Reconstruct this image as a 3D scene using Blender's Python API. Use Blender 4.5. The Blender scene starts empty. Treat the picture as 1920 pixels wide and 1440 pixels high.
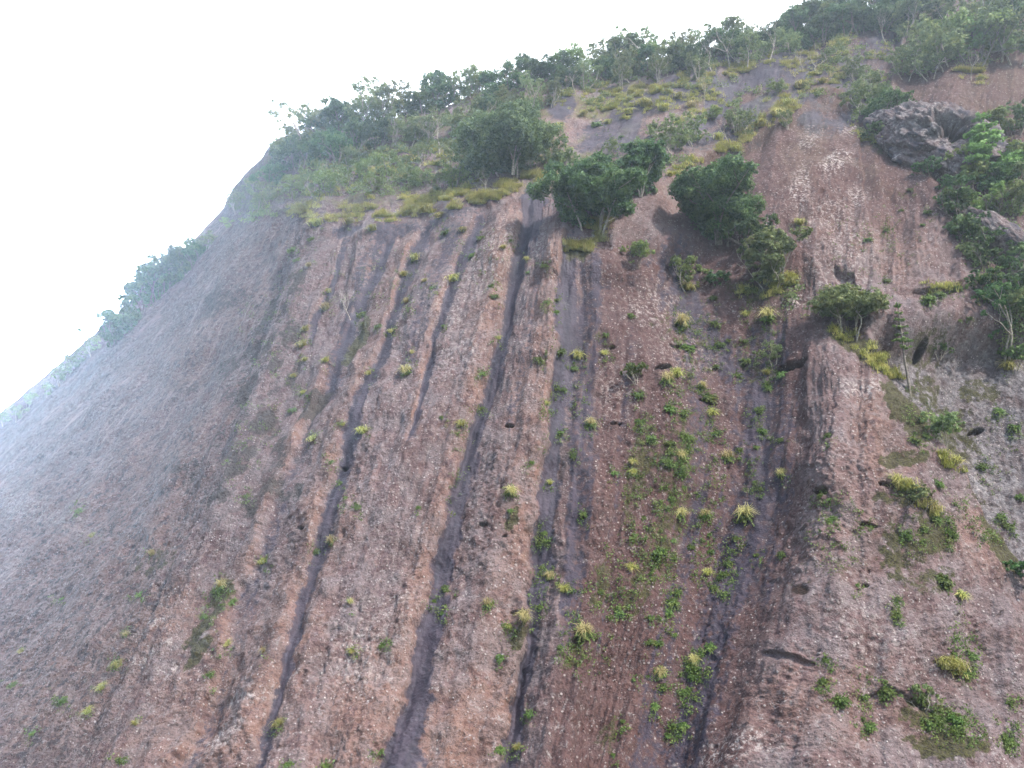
import bpy, math, random
import numpy as np
from mathutils import Vector, Matrix

# ------------------------------------------------------------------ camera, sky, sun, exposure
SC = bpy.context.scene
COL = SC.collection
CAMZ = 42.0
PITCH = math.radians(15.0)
FPX = 1478.0                      # focal length in pixels of a 1920 px wide picture
cam_d = bpy.data.cameras.new("camera")
cam_d.sensor_width = 36.0
cam_d.lens = 36.0 * FPX / 1920.0
cam_d.clip_start = 0.5
cam_d.clip_end = 6000
cam = bpy.data.objects.new("camera", cam_d)
cam.location = (0, 0, CAMZ)
cam.rotation_euler = (math.pi / 2 + PITCH, 0, 0)
COL.objects.link(cam)
SC.camera = cam

SUN_EL = math.radians(48)
SUN_AZ = math.radians(131)        # clockwise from +Y (view direction) : right and behind the camera
world = bpy.data.worlds.new("World")
SC.world = world
world.use_nodes = True
wn = world.node_tree
wn.nodes.clear()
w_out = wn.nodes.new("ShaderNodeOutputWorld")
w_bg = wn.nodes.new("ShaderNodeBackground")
w_sky = wn.nodes.new("ShaderNodeTexSky")
w_sky.sky_type = 'NISHITA'
w_sky.sun_disc = False
w_sky.sun_elevation = SUN_EL
w_sky.sun_rotation = SUN_AZ
w_sky.altitude = 100
w_sky.air_density = 1.3
w_sky.dust_density = 2.5
w_sky.ozone_density = 1.5
w_bg.inputs['Strength'].default_value = 0.15
# bright white is added to the sky behind the cliff and lights the haze; the sky behind the camera stays blue
w_co = wn.nodes.new("ShaderNodeTexCoord")
w_sep = wn.nodes.new("ShaderNodeSeparateXYZ"); wn.links.new(w_co.outputs['Generated'], w_sep.inputs[0])
w_noi = wn.nodes.new("ShaderNodeTexNoise"); w_noi.inputs['Scale'].default_value = 1.6; w_noi.inputs['Detail'].default_value = 5
wn.links.new(w_co.outputs['Generated'], w_noi.inputs['Vector'])
w_ma = wn.nodes.new("ShaderNodeMath"); w_ma.operation = 'MULTIPLY_ADD'; w_ma.inputs[1].default_value = .35
wn.links.new(w_noi.outputs['Fac'], w_ma.inputs[0]); wn.links.new(w_sep.outputs['Y'], w_ma.inputs[2])
w_mr = wn.nodes.new("ShaderNodeMapRange"); w_mr.interpolation_type = 'SMOOTHSTEP'
w_mr.inputs['From Min'].default_value = .1; w_mr.inputs['From Max'].default_value = .45
wn.links.new(w_ma.outputs[0], w_mr.inputs['Value'])
w_mx = wn.nodes.new("ShaderNodeMix"); w_mx.data_type = 'RGBA'
wn.links.new(w_mr.outputs[0], w_mx.inputs[0]); wn.links.new(w_sky.outputs[0], w_mx.inputs[6])
w_mx.inputs[7].default_value = (9.5, 10.0, 10.6, 1)
# added glow low down on the left, lighting the haze into a glare veil
w_dot = wn.nodes.new("ShaderNodeVectorMath"); w_dot.operation = 'DOT_PRODUCT'
wn.links.new(w_co.outputs['Generated'], w_dot.inputs[0])
_g = Vector((-0.84, 1.0, 0.22)).normalized(); w_dot.inputs[1].default_value = _g
w_gl = wn.nodes.new("ShaderNodeMapRange"); w_gl.interpolation_type = 'SMOOTHERSTEP'
w_gl.inputs['From Min'].default_value = .94; w_gl.inputs['From Max'].default_value = 1.0; w_gl.inputs['To Max'].default_value = 1.0
wn.links.new(w_dot.outputs['Value'], w_gl.inputs['Value'])
w_mx2 = wn.nodes.new("ShaderNodeMix"); w_mx2.data_type = 'RGBA'; w_mx2.blend_type = 'ADD'
wn.links.new(w_gl.outputs[0], w_mx2.inputs[0]); wn.links.new(w_mx.outputs[2], w_mx2.inputs[6])
w_mx2.inputs[7].default_value = (125, 150, 182, 1)
wn.links.new(w_mx2.outputs[2], w_bg.inputs[0])
wn.links.new(w_bg.outputs[0], w_out.inputs[0])

sun_d = bpy.data.lights.new("sun", 'SUN')
sun_d.energy = 3.3
sun_d.angle = math.radians(0.6)
sun_d.color = (1.0, 0.94, 0.85)
sun = bpy.data.objects.new("sun", sun_d)
sdir = Vector((math.sin(SUN_AZ) * math.cos(SUN_EL), math.cos(SUN_AZ) * math.cos(SUN_EL), math.sin(SUN_EL)))
sun.rotation_euler = sdir.to_track_quat('Z', 'Y').to_euler()
COL.objects.link(sun)

SC.view_settings.view_transform = 'Standard'
SC.view_settings.look = 'None'
SC.view_settings.gamma = 1.0
SC.view_settings.exposure = 1.2

HAZE_DENSITY = 0.0008
rng = np.random.default_rng(7)
random.seed(7)

# ------------------------------------------------------------------ tags
def tag(o, label=None, cat=None, group=None, kind=None):
    if label: o['label'] = label
    if cat: o['category'] = cat
    if group: o['group'] = group
    if kind: o['kind'] = kind
    return o

def raw_mesh(name, V, F, mat, smooth=False):
    """V (n,3); F (m,k) with constant k."""
    V = np.asarray(V, dtype=np.float32); F = np.asarray(F, dtype=np.int32)
    me = bpy.data.meshes.new(name)
    m, k = F.shape
    me.vertices.add(len(V)); me.vertices.foreach_set('co', V.ravel())
    me.loops.add(m * k); me.loops.foreach_set('vertex_index', F.ravel())
    me.polygons.add(m)
    me.polygons.foreach_set('loop_start', np.arange(0, m * k, k, dtype=np.int32))
    me.polygons.foreach_set('loop_total', np.full(m, k, dtype=np.int32))
    if smooth: me.polygons.foreach_set('use_smooth', np.ones(m, dtype=bool))
    me.update(calc_edges=True)
    if mat: me.materials.append(mat)
    return me

def obj(name, me, parent=None, loc=(0, 0, 0)):
    o = bpy.data.objects.new(name, me)
    o.location = loc
    COL.objects.link(o)
    if parent: o.parent = parent
    return o

# ------------------------------------------------------------------ numpy noise
_perm = rng.permutation(256).astype(np.int32)
_perm = np.concatenate([_perm, _perm])
_grad = rng.normal(size=(256, 3)).astype(np.float32)
_grad /= np.linalg.norm(_grad, axis=1)[:, None]

def perlin(x, y, z):
    xi = np.floor(x).astype(np.int32); yi = np.floor(y).astype(np.int32); zi = np.floor(z).astype(np.int32)
    xf = (x - xi).astype(np.float32); yf = (y - yi).astype(np.float32); zf = (z - zi).astype(np.float32)
    u = xf * xf * xf * (xf * (xf * 6 - 15) + 10)
    v = yf * yf * yf * (yf * (yf * 6 - 15) + 10)
    w = zf * zf * zf * (zf * (zf * 6 - 15) + 10)
    xi &= 255; yi &= 255; zi &= 255
    def g(a, b, c):
        h = _perm[_perm[_perm[(xi + a) & 255] + ((yi + b) & 255)] + ((zi + c) & 255)]
        gr = _grad[h]
        return gr[..., 0] * (xf - a) + gr[..., 1] * (yf - b) + gr[..., 2] * (zf - c)
    def L(a, b, t): return a + t * (b - a)
    return L(L(L(g(0, 0, 0), g(1, 0, 0), u), L(g(0, 1, 0), g(1, 1, 0), u), v),
             L(L(g(0, 0, 1), g(1, 0, 1), u), L(g(0, 1, 1), g(1, 1, 1), u), v), w)

def fbm(x, y, z, oct=4, lac=2.1, gain=0.5):
    s = 0; a = 1.0
    for i in range(oct):
        s = s + a * perlin(x + 17.3 * i, y - 9.1 * i, z + 5.7 * i)
        x = x * lac; y = y * lac; z = z * lac; a *= gain
    return s

def worley2(x, y, seed=0):
    """distance to nearest jittered point and its random id, 2-D"""
    xi = np.floor(x).astype(np.int32); yi = np.floor(y).astype(np.int32)
    best = np.full(x.shape, 9.0, np.float32); rid = np.zeros(x.shape, np.float32)
    R = np.random.default_rng(seed).random((512, 3)).astype(np.float32)
    for a in (-1, 0, 1):
        for b in (-1, 0, 1):
            cx = xi + a; cy = yi + b
            h = _perm[_perm[cx & 255] + (cy & 255)]
            dx = cx + R[h, 0] - x; dy = cy + R[h, 1] - y
            d = dx * dx + dy * dy
            m = d < best
            best = np.where(m, d, best); rid = np.where(m, R[h, 2], rid)
    return np.sqrt(best), rid

def sstep(a, b, x):
    t = np.clip((x - a) / (b - a), 0, 1)
    return t * t * (3 - 2 * t)

# ------------------------------------------------------------------ the cliff: a lofted surface
def ray(px, py):
    a = (px - 960) / FPX; b = (py - 720) / FPX
    return np.array([a, math.cos(PITCH) + b * math.sin(PITCH), math.sin(PITCH) - b * math.cos(PITCH)])

def pt(px, py, y):
    r = ray(px, py)
    return r * (y / r[1]) + np.array([0, 0, CAMZ])

# fall lines of the dome, bottom to top: (picture x, picture y, distance in metres)
COLS = [
 # left skyline
 [(-900,1560,140),(-600,1300,164),(-255,1010,180),(-5,790,184),(245,570,176),(385,445,162),(455,362,150),(520,292,138)],
 [(-500,1700,60),(-250,1440,70),(60,1100,80),(260,830,90),(440,560,97),(515,425,101),(560,350,107),(640,250,116)],
 [(230,1700,47),(320,1440,53),(450,1100,60),(570,800,66),(650,560,75),(690,415,83),(730,310,95),(800,205,110)],
 [(680,1700,45),(740,1440,50),(822,1100,56),(895,800,61),(955,560,67),(990,400,73),(1000,270,88),(1010,150,106)],
 [(925,1700,44.5),(950,1440,49.5),(1008,1100,55.5),(1042,800,60.5),(1062,560,66),(1070,430,70),(1130,270,86),(1190,118,106)],
 [(1200,1700,45),(1260,1440,50),(1350,1100,55.5),(1432,800,61),(1455,560,68),(1470,400,74),(1490,220,88),(1520,60,106)],
 [(1620,1700,41),(1630,1440,46),(1640,1100,51),(1640,800,56),(1640,560,65),(1645,400,72),(1660,220,86),(1700,10,108)],
 [(1990,1700,42),(1950,1440,47),(1890,1100,53),(1845,800,60),(1820,560,66),(1810,400,71),(1815,220,83),(1850,-40,108)],
 [(2500,1700,42),(2420,1440,47),(2300,1100,54),(2200,800,60),(2150,560,66),(2100,400,72),(2090,220,84),(2090,-60,108)],
]
UK = [5, 260, 570, 895, 1042, 1432, 1640, 1845, 2200]      # u knots, in picture px along row 3
VK = [1700, 1440, 1100, 800, 560, 420, 270, 120]           # v knots (decreasing)
G = np.array([[pt(*p) for p in c] for c in COLS])          # [nu, nv, 3]
# one more row at the foot, rows behind the crest, columns behind the left skyline and to the far right
foot = G[:, 0] + (G[:, 0] - G[:, 1]) * 0.2; foot[:, 2] = -3.0; foot[:, 1] = G[:, 0, 1] - 14
bk1 = G[:, -1] + np.array([0, 26, 7.0]); bk2 = G[:, -1] + np.array([0, 70, -4.0])
G = np.concatenate([foot[:, None], G, bk1[:, None], bk2[:, None]], axis=1)
VK = np.array([2300] + VK + [-80, -330], float)
w1 = G[0] + np.array([-10, 40, -2.0]); w2 = G[0] + np.array([6, 110, -10.0])
r1 = G[-1] + np.array([45, 22, 0.0])
G = np.concatenate([w2[None], w1[None], G, r1[None]], axis=0)
UK = np.array([-420, -170] + UK + [2900], float)
VK = -VK                                                    # make increasing upward

def spline_matrix(k, q):
    """Monotone-ish cubic Hermite weights: returns (len(q), len(k)) matrix"""
    n = len(k); T = np.zeros((n, n))
    for i in range(n):
        if i == 0: T[i, 0], T[i, 1] = -1 / (k[1] - k[0]), 1 / (k[1] - k[0])
        elif i == n - 1: T[i, n - 2], T[i, n - 1] = -1 / (k[-1] - k[-2]), 1 / (k[-1] - k[-2])
        else:
            h0 = k[i] - k[i - 1]; h1 = k[i + 1] - k[i]
            T[i, i - 1] = -h1 / (h0 * (h0 + h1)); T[i, i + 1] = h0 / (h1 * (h0 + h1))
            T[i, i] = (h1 - h0) / (h0 * h1)
    j = np.clip(np.searchsorted(k, q, side='right') - 1, 0, n - 2)
    h = k[j + 1] - k[j]; t = (q - k[j]) / h
    I = np.eye(n)
    h00 = 2*t**3 - 3*t**2 + 1; h10 = t**3 - 2*t**2 + t; h01 = -2*t**3 + 3*t**2; h11 = t**3 - t**2
    return h00[:, None]*I[j] + (h10*h)[:, None]*T[j] + h01[:, None]*I[j+1] + (h11*h)[:, None]*T[j+1]

def seg(a, b, step): return np.arange(a, b, step)
us = np.concatenate([seg(-420, -60, 14), seg(-60, 2010, 1.6), seg(2010, 2901, 14)])
vs = np.concatenate([seg(-2300, -1560, 20), seg(-1560, -60, 1.5), seg(-60, 330.1, 8)])
MU = spline_matrix(UK, us); MV = spline_matrix(VK, vs)
BASE = np.einsum('ai,ijc,bj->abc', MU, G, MV)              # [NU, NV, 3]
NU, NV = len(us), len(vs)
UU, VV = np.meshgrid(us, -vs, indexing='ij')               # VV back in picture-like units (down positive)
dU = np.gradient(BASE, us, axis=0); dV = np.gradient(BASE, vs, axis=1)
NRM = np.cross(dU, dV); NRM /= np.linalg.norm(NRM, axis=2)[..., None] + 1e-9
if NRM[NU // 2, NV // 2, 1] > 0: NRM = -NRM

def project(P):
    d = P - np.array([0, 0, CAMZ])
    fwd = d[..., 1] * math.cos(PITCH) + d[..., 2] * math.sin(PITCH)
    up = -d[..., 1] * math.sin(PITCH) + d[..., 2] * math.cos(PITCH)
    return 960 + FPX * d[..., 0] / fwd, 720 - FPX * up / fwd, np.linalg.norm(d, axis=-1)

PXB, PYB, DB = project(BASE)
_ss = 4
_px, _py, _d = PXB[::_ss, ::_ss].ravel(), PYB[::_ss, ::_ss].ravel(), DB[::_ss, ::_ss].ravel()
_uu, _vv = UU[::_ss, ::_ss].ravel(), VV[::_ss, ::_ss].ravel()
def to_uv(px, py):
    """where on the cliff (u, v) is the thing one sees at this place of the photograph"""
    e = (_px - px)**2 + (_py - py)**2 + (_d * 0.25)**2
    i = int(np.argmin(e))
    return _uu[i], _vv[i]

UV_CACHE = {}
def line_uv(pts):
    """polyline in the photograph -> arrays on the cliff sorted by v : v, u, width"""
    out = []
    for p in pts:
        if 0 <= p[1] <= 1440: u, v = to_uv(p[0], p[1])
        else:
            u, v = to_uv(p[0], 1438); v = p[1]
        out.append((v, u, p[2]))
    out.sort()
    return np.array(out)

def along(L):
    """u centre, width at every vertex's v, and a fade at both ends"""
    uc = np.interp(VV, L[:, 0], L[:, 1]); w = np.interp(VV, L[:, 0], L[:, 2])
    fade = sstep(L[0, 0] - 40, L[0, 0] + 30, VV) * (1 - sstep(L[-1, 0] - 5, L[-1, 0] + 60, VV))
    return uc, w, fade

# metric-ish coordinates (metres) on the face
X, Y, Z = BASE[..., 0], BASE[..., 1], BASE[..., 2]
_ku = 1 + 1.0 * sstep(560, 260, us); _um = np.concatenate([[0], np.cumsum(.042 * .5 * (_ku[1:] + _ku[:-1]) * np.diff(us))])
_kv = 1 + 1.3 * sstep(-430, -300, vs); _vm = -np.concatenate([[0], np.cumsum(.044 * .5 * (_kv[1:] + _kv[:-1]) * np.diff(vs))])
um = np.repeat(_um[:, None], NV, 1).astype(np.float32); vm = np.repeat(_vm[None], NU, 0).astype(np.float32) + 120
wob = fbm(um * 0.35, vm * 0.22, um * 0 + 3.1, 3) * 14        # px wobble of the streak edges
wob2 = fbm(um * 1.6, vm * 0.9, um * 0 + 8.1, 3) * 9

wobl = sstep(-.4, .4, fbm(um * 0.3, vm * 0.25, um * 0 + 55., 2))
disp = np.zeros((NU, NV), np.float32)
streak = np.zeros((NU, NV), np.float32)
orange = np.zeros((NU, NV), np.float32)
moss = np.zeros((NU, NV), np.float32)
white = np.zeros((NU, NV), np.float32)
weather = np.zeros((NU, NV), np.float32)
smooth_ = np.zeros((NU, NV), np.float32)

rim = sstep(430, 380, VV)                                   # 1 on the upper cap
# broad ribs running down the face
disp += (fbm(um * 0.20, vm * 0.03, um * 0 + 1.7, 2) * (1.3 + .9 * sstep(620, 350, UU))).astype(np.float32)
disp += (fbm(um * 0.55, vm * 0.06, um * 0 + 4.2, 3) * 0.45 * (1 - .7 * rim)).astype(np.float32)
disp += (fbm(X * 0.12, Y * 0.12, Z * 0.12, 3) * 0.9).astype(np.float32)

GROOVES = [
 ([(1112,480,26),(1094,700,26),(1080,950,22),(1060,1200,18)], 0.2, .55, 0),
 ([(1290,560,26),(1310,760,26),(1300,950,26),(1250,1200,24),(1200,1440,24)], 0.2, .42, 0),
 ([(1440,600,30),(1452,760,30),(1440,900,26),(1400,1100,26)], 0.15, .5, 0),
 ([(720,420,22),(660,560,20),(610,700,18)], 0.15, .5, 0),
 ([(860,410,18),(800,540,18),(750,680,16)], 0.15, .45, 0),
 ([(1010,520,14),(990,640,14),(960,800,12)], 0.1, .35, 0),
  # pts (x, y, half width), depth, streak strength, sunlit orange painted on the rib to its left (px), asymmetry
 ([(1066,450,14),(1064,560,20),(1062,640,21),(1048,760,13),(1037,860,14),(1024,960,16),(1018,1060,17),(1003,1150,9),(985,1250,9),(967,1340,13),(952,1440,14),(925,1620,14)], 1.1, 1.0, 62),
 ([(1010,355,30),(992,410,24),(968,480,17),(952,560,14),(936,640,12),(915,730,11),(885,830,12),(860,930,10),(836,1030,13),(815,1130,13),(792,1230,14),(770,1320,18),(742,1440,22),(700,1620,22)], 0.85, 1.0, 45),
 ([(790,420,10),(752,540,9),(705,660,10),(680,720,9),(655,800,14),(630,900,12),(602,1000,14),(572,1100,10),(545,1200,8),(512,1320,8),(482,1440,7),(440,1620,7)], 0.65, 0.75, 42),
 ([(905,400,13),(880,455,12),(850,520,8),(815,620,7),(795,700,7),(775,790,5)], 0.35, 0.8, 12),
 ([(735,430,9),(700,500,9),(660,580,7),(625,650,7),(596,720,6)], 0.35, 0.8, 12),
 ([(650,440,9),(620,520,8),(585,610,6)], 0.3, 0.7, 8),
 ([(600,690,6),(575,760,7),(548,860,9),(518,940,9),(488,1020,10),(455,1110,9),(420,1220,9),(385,1310,7),(352,1400,7),(310,1500,7)], 0.75, 0.35, 20),
 ([(1135,520,6),(1120,640,6),(1100,760,7),(1085,900,7),(1075,1020,6)], 0.25, 0.25, 0),
 ([(1185,600,7),(1170,760,7),(1160,900,7),(1140,1050,6),(1128,1200,6)], 0.25, 0.3, 0),
 ([(1480,420,14),(1560,520,14),(1600,590,9)], 0.8, 0.2, 0),
 ([(1612,225,5),(1618,300,5),(1628,380,6),(1650,440,5)], 0.3, 0.2, 55),
 ([(1660,340,5),(1680,400,6),(1690,440,5)], 0.4, 0.2, 25),
]
for pts, dep, st, ob in GROOVES:
    uc, w, fd = along(line_uv(pts))
    w = w * (.75 + .6 * sstep(-.45, .45, fbm(um * .5, vm * .35, um * 0 + 60., 2)))
    t = (UU + wob * 0.6 + wob2 * 0.6 - uc) / w
    prof = sstep(-1.5, -0.6, t) * (1 - sstep(-0.4, 5.5, t)) - .5 * sstep(-7, -1.9, t) * (1 - sstep(-1.7, -1.0, t))
    disp -= (dep * .72 * prof * fd * (.75 + .5 * wobl)).astype(np.float32)
    sm = sstep(-1.45, -0.6, t) * (1 - sstep(0.3, 1.7, t + 0.35 * wob2 / 9))
    streak = np.maximum(streak, sm * fd * st)
    smooth_ = np.maximum(smooth_, sm * fd)
    if ob:
        tb = (uc - w * 1.05 - UU - wob * 0.6) / ob
        orange = np.maximum(orange, .75 * sstep(-0.1, 0.12, tb) * (1 - sstep(0.2, 1.6, tb)) * fd * (.45 + .65 * wobl))  # sunlit right flank of each rib coloured in

# the wide gully left of the big buttress
uc, w, fd = along(line_uv([(1262,440,34),(1300,560,40),(1372,650,46),(1425,730,44),(1425,830,44),(1410,900,40),(1390,985,40),(1362,1070,36),(1342,1150,30),(1322,1230,28),(1300,1320,30),(1265,1440,30),(1205,1620,30)]))
t = (UU + wob * 0.4 - uc) / w
disp -= (1.7 * fd * sstep(-4.6, 0.4, t) * (1 - sstep(0.0, 4.2, t))).astype(np.float32)
streak = np.maximum(streak, 0.62 * fd * sstep(-2.0, 0, t + wob2 / 9) * (1 - sstep(0.2, 1.8, t + wob2 / 9)))  # bluish shade of the gully coloured in through this mask
# buttress belly
uc, w, fd = along(line_uv([(1590,640,60),(1600,780,80),(1590,900,95),(1580,1050,120),(1540,1250,150),(1500,1440,180)]))
t = (UU - uc) / w
disp += (0.6 * fd * np.exp(-t * t)).astype(np.float32)
# recess to the right of the buttress
uc, w, fd = along(line_uv([(1625,610,20),(1690,720,20),(1742,800,20),(1800,885,20),(1850,965,20),(1915,1045,20)]))
fd = sstep(585, 640, VV) * (1 - sstep(1000, 1100, VV))
t = (UU + wob * 0.5 - uc) / w
rec = sstep(-0.3, 1.6, t) * fd
disp -= (3.0 * rec).astype(np.float32)
greyr = rec.copy()
# raised crag with the cave, upper right
uc, w, fd = along(line_uv([(1668,165,10),(1690,240,10),(1742,310,10),(1800,350,10),(1850,395,10),(1880,470,10),(1925,530,10)]))
fdc = sstep(130, 190, VV) * (1 - sstep(520, 580, VV))
t = (UU + wob * 0.35 - uc) / w
crag = sstep(-1.2, 2.2, t) * fdc
disp -= (1.0 * sstep(-7.5, -0.8, t) * (1 - sstep(-0.8, 0.6, t)) * fdc).astype(np.float32)
# overhanging lip dropping away below the upper slab (diagonal break right of the big bushes)
for pts, dz in [([(1068,440,14),(1120,400,14)], 0.0), ([(1262,330,10),(1330,285,10),(1400,262,10),(1450,228,10)], 1.2)]:
    L = line_uv(pts); L = L[np.argsort(L[:, 1])]
    vc = np.interp(UU, L[:, 1], L[:, 0])
    f = sstep(L[0, 1] - 20, L[0, 1] + 20, UU) * (1 - sstep(L[-1, 1] - 20, L[-1, 1] + 20, UU))
    tv = VV + wob * 0.6 - vc
    disp -= (dz * f * sstep(0, 10, tv) * (1 - sstep(10, 130, tv))).astype(np.float32)

def spot(px, py, rx, ry, rot=0.0, edge=0.5, rough=0.5):
    """soft irregular patch on the cliff around the thing seen at (px, py)"""
    u0, v0 = to_uv(px, py)
    c, s = math.cos(rot), math.sin(rot)
    du = (UU - u0); dv = (VV - v0)
    a = (du * c + dv * s) / rx; b = (-du * s + dv * c) / ry
    r = np.sqrt(a * a + b * b) + rough * (wob2 / 9 * 0.7 + wob / 14 * 0.3)
    return 1 - sstep(1 - edge, 1 + edge, r)

# thin horizontal cracks and lips
for pts, dep in [([(1440,1225),(1475,1240),(1530,1252)],.35),([(1600,1308),(1660,1285),(1705,1305),(1745,1322)],.3),([(1490,870),(1560,880),(1610,895)],.12),
                 ([(1075,1200),(1120,1195)],.2),([(1710,548),(1770,552),(1810,528)],.5),([(1560,500),(1600,512),(1612,545)],.4)]:
    L = np.array([to_uv(*p) for p in pts]); L = L[np.argsort(L[:, 0])]
    vc = np.interp(UU, L[:, 0], L[:, 1])
    f = sstep(L[0, 0] - 10, L[0, 0] + 10, UU) * (1 - sstep(L[-1, 0] - 10, L[-1, 0] + 10, UU))
    tv = VV + wob2 * 0.6 - vc
    disp -= (dep * f * sstep(-3, 0, tv) * (1 - sstep(2, 16, tv))).astype(np.float32)

# hollows and holes in the rock (x, y, rx, ry, rot, depth)
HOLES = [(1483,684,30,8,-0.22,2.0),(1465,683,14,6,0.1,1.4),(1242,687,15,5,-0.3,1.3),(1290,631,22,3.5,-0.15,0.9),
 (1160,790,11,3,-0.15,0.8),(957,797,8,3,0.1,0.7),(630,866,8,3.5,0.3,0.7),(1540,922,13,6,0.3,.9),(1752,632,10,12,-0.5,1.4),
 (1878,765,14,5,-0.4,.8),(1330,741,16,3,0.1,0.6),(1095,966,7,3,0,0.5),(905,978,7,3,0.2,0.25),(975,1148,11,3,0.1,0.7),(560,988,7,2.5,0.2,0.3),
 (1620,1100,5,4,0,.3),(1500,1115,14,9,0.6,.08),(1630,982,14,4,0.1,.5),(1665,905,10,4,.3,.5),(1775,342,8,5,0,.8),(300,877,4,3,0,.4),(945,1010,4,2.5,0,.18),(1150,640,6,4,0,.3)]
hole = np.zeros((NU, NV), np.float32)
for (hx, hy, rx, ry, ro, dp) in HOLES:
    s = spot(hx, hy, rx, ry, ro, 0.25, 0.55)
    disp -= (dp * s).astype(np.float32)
    hole = np.maximum(hole, s)  # mask for the shade painted into the recesses

# moss and dark weathering
for (mx, my, rx, ry, ro, a) in [
  (410,1110,22,26,.2,.9),(385,1170,16,45,.4,.9),(370,1220,12,30,.3,.7),(655,640,14,40,.35,.9),(675,600,20,12,0,.7),(300,1050,30,30,.4,.4),
  (1690,750,26,55,-.4,1.),(1720,800,24,30,-.3,.8),(1610,640,60,22,.45,.85),(1660,670,30,20,.5,.6),(1690,860,50,14,-.1,.7),(1745,1005,34,40,0,.8),(1690,930,40,26,0,.5),(1730,1090,50,30,0,.5),(1700,1030,40,60,0,.5),
  (1780,1395,45,26,.3,.8),(1740,1340,40,30,.3,.7),(1890,1030,30,40,-.6,.8),(1860,985,20,30,-.6,.7),(1250,1000,45,130,.08,.4),(1200,880,30,90,.1,.5),(1270,860,40,70,0,.45),(1130,1100,25,60,.1,.45),(1195,1110,30,50,.1,.5),
  (1080,1230,25,30,0,.5),(1140,1380,30,40,0,.35),(960,980,10,25,.1,.7),(970,1195,10,30,.15,.6),(1290,600,60,40,0,.3),(1430,540,60,25,.2,.55),(1420,650,30,60,0,.3),(1080,470,30,18,0,.7),(1760,630,50,30,0,.4),(1800,1230,30,40,0,.3),
  (1655,260,22,30,.5,.7),(1690,290,24,16,0,.7),(1560,1060,60,60,0,.2),(1820,770,60,60,0,.5),(1850,900,50,40,0,.5),(1780,700,40,40,0,.5),(1870,690,40,25,0,.5)]:
    moss = np.maximum(moss, a * spot(mx, my, rx, ry, ro, 0.45, 0.75))
for k in range(46):
    mx, my = random.gauss(490, 62), random.uniform(520, 960); mx += (740 - my) * .12
    weather = np.maximum(weather, random.uniform(.5, .9) * spot(mx, my, random.uniform(9, 24), random.uniform(12, 34), random.uniform(-.2, .7), 0.4, 0.8))
# orange-red bare rock
for (mx, my, rx, ry, ro, a) in [(1545,320,80,110,-.15,.85),(1640,400,70,80,0,.6),(1690,470,60,60,0,.5),(1430,270,60,40,-.5,.5),(1190,240,40,50,.4,.7),(1030,225,60,50,.3,.5),(1640,790,40,90,-.1,.6),(1660,860,40,50,0,.6),
  (300,1170,90,70,.5,.6),(200,1000,110,160,.6,.45),(330,860,60,120,.5,.4),(150,1250,120,120,.5,.4),(420,620,40,100,.5,.4),(450,1300,110,130,.4,.55),(380,1380,90,70,.3,.6),(700,1330,90,140,.3,.6),(880,1370,60,110,.15,.75),(950,440,26,60,.2,.7),(1320,330,70,40,-.4,.6),(1880,160,50,50,0,.6),(690,470,14,70,.4,.4),
  (560,1080,40,160,.3,.55),(520,1260,30,130,.3,.7),(1120,1000,40,150,.1,.35),(1210,1000,60,200,.1,.3),(1590,960,80,140,0,.25),(1560,1330,120,80,0,.35),(1180,1300,80,120,.1,.35),(1540,450,60,60,0,.4),(990,700,30,150,.1,.4),(1830,1010,50,70,-.5,.5),(1110,620,16,90,.1,.4)]:
    orange = np.maximum(orange, a * spot(mx, my, rx, ry, ro, 0.6, 0.6))
# browner, darker upper right slope and mossy grey right-hand wall
dkr = sstep(1180, 1330, UU) * sstep(520, 380, VV)
# pale lichen crusts
for (mx, my, rx, ry, ro, a) in [(1565,310,36,16,-.3,1),(1520,265,26,16,0,.8),(1500,360,20,30,0,.8),(1590,240,24,12,0,.8),(1610,365,20,16,0,.7),(1560,410,60,30,0,.5),(1600,460,70,40,0,.5),(1570,520,60,40,0,.5),(320,1205,16,10,0,1),(278,1172,30,8,-.1,.7),(275,1228,24,10,-.2,.8),
  (310,1250,20,14,0,.7),(385,1390,14,26,.3,.9),(430,1370,14,30,.3,.6),(455,1305,30,14,0,.7),(555,1270,12,16,0,.7),(1062,568,14,9,0,1),(850,560,40,60,.2,.4),(870,660,40,60,.2,.4),(930,480,40,60,.2,.5),(1010,440,30,40,0,.5),(1620,720,40,20,0,.7),(1640,1180,60,50,0,.35),
  (1380,1410,40,30,0,.7),(1290,640,70,40,0,.35),(1250,560,60,40,0,.5),(1490,565,24,12,0,.8),(1890,460,20,40,-.5,.9),(1840,380,10,24,-.6,.8),(1700,265,10,40,-.2,.6),(1850,860,60,50,0,.4),(1160,720,40,50,0,.35),(700,1200,60,90,.2,.4),(650,1240,40,60,.2,.4),(60,960,50,30,0,.4)]:
    white = np.maximum(white, a * spot(mx, my, rx, ry, ro, 0.6, 0.8))
# smooth bluish slabs on the upper cap
for (mx, my, rx, ry, ro, a) in [(1350,190,34,28,-.5,1),(1290,180,60,20,-.2,.7),(1440,140,20,14,-.3,.7),(1050,200,24,26,0,.9),(1000,375,34,26,-.4,.9),(1170,220,80,22,-.2,.6),(1120,260,50,20,-.3,.6),(1400,150,60,22,-.3,.7),(1480,120,60,40,-.2,.6),(1550,110,40,30,0,.6),
   (650,430,46,14,-.1,.8),(740,420,60,12,-.1,.6),(840,400,60,12,-.2,.5),(1640,95,60,30,0,.4),(1330,215,40,20,-.5,.9),(1600,300,20,20,0,.2)]:
    q = a * spot(mx, my, rx, ry, ro, 0.4, 0.5)
    streak = np.maximum(streak, q); smooth_ = np.maximum(smooth_, q)

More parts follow.
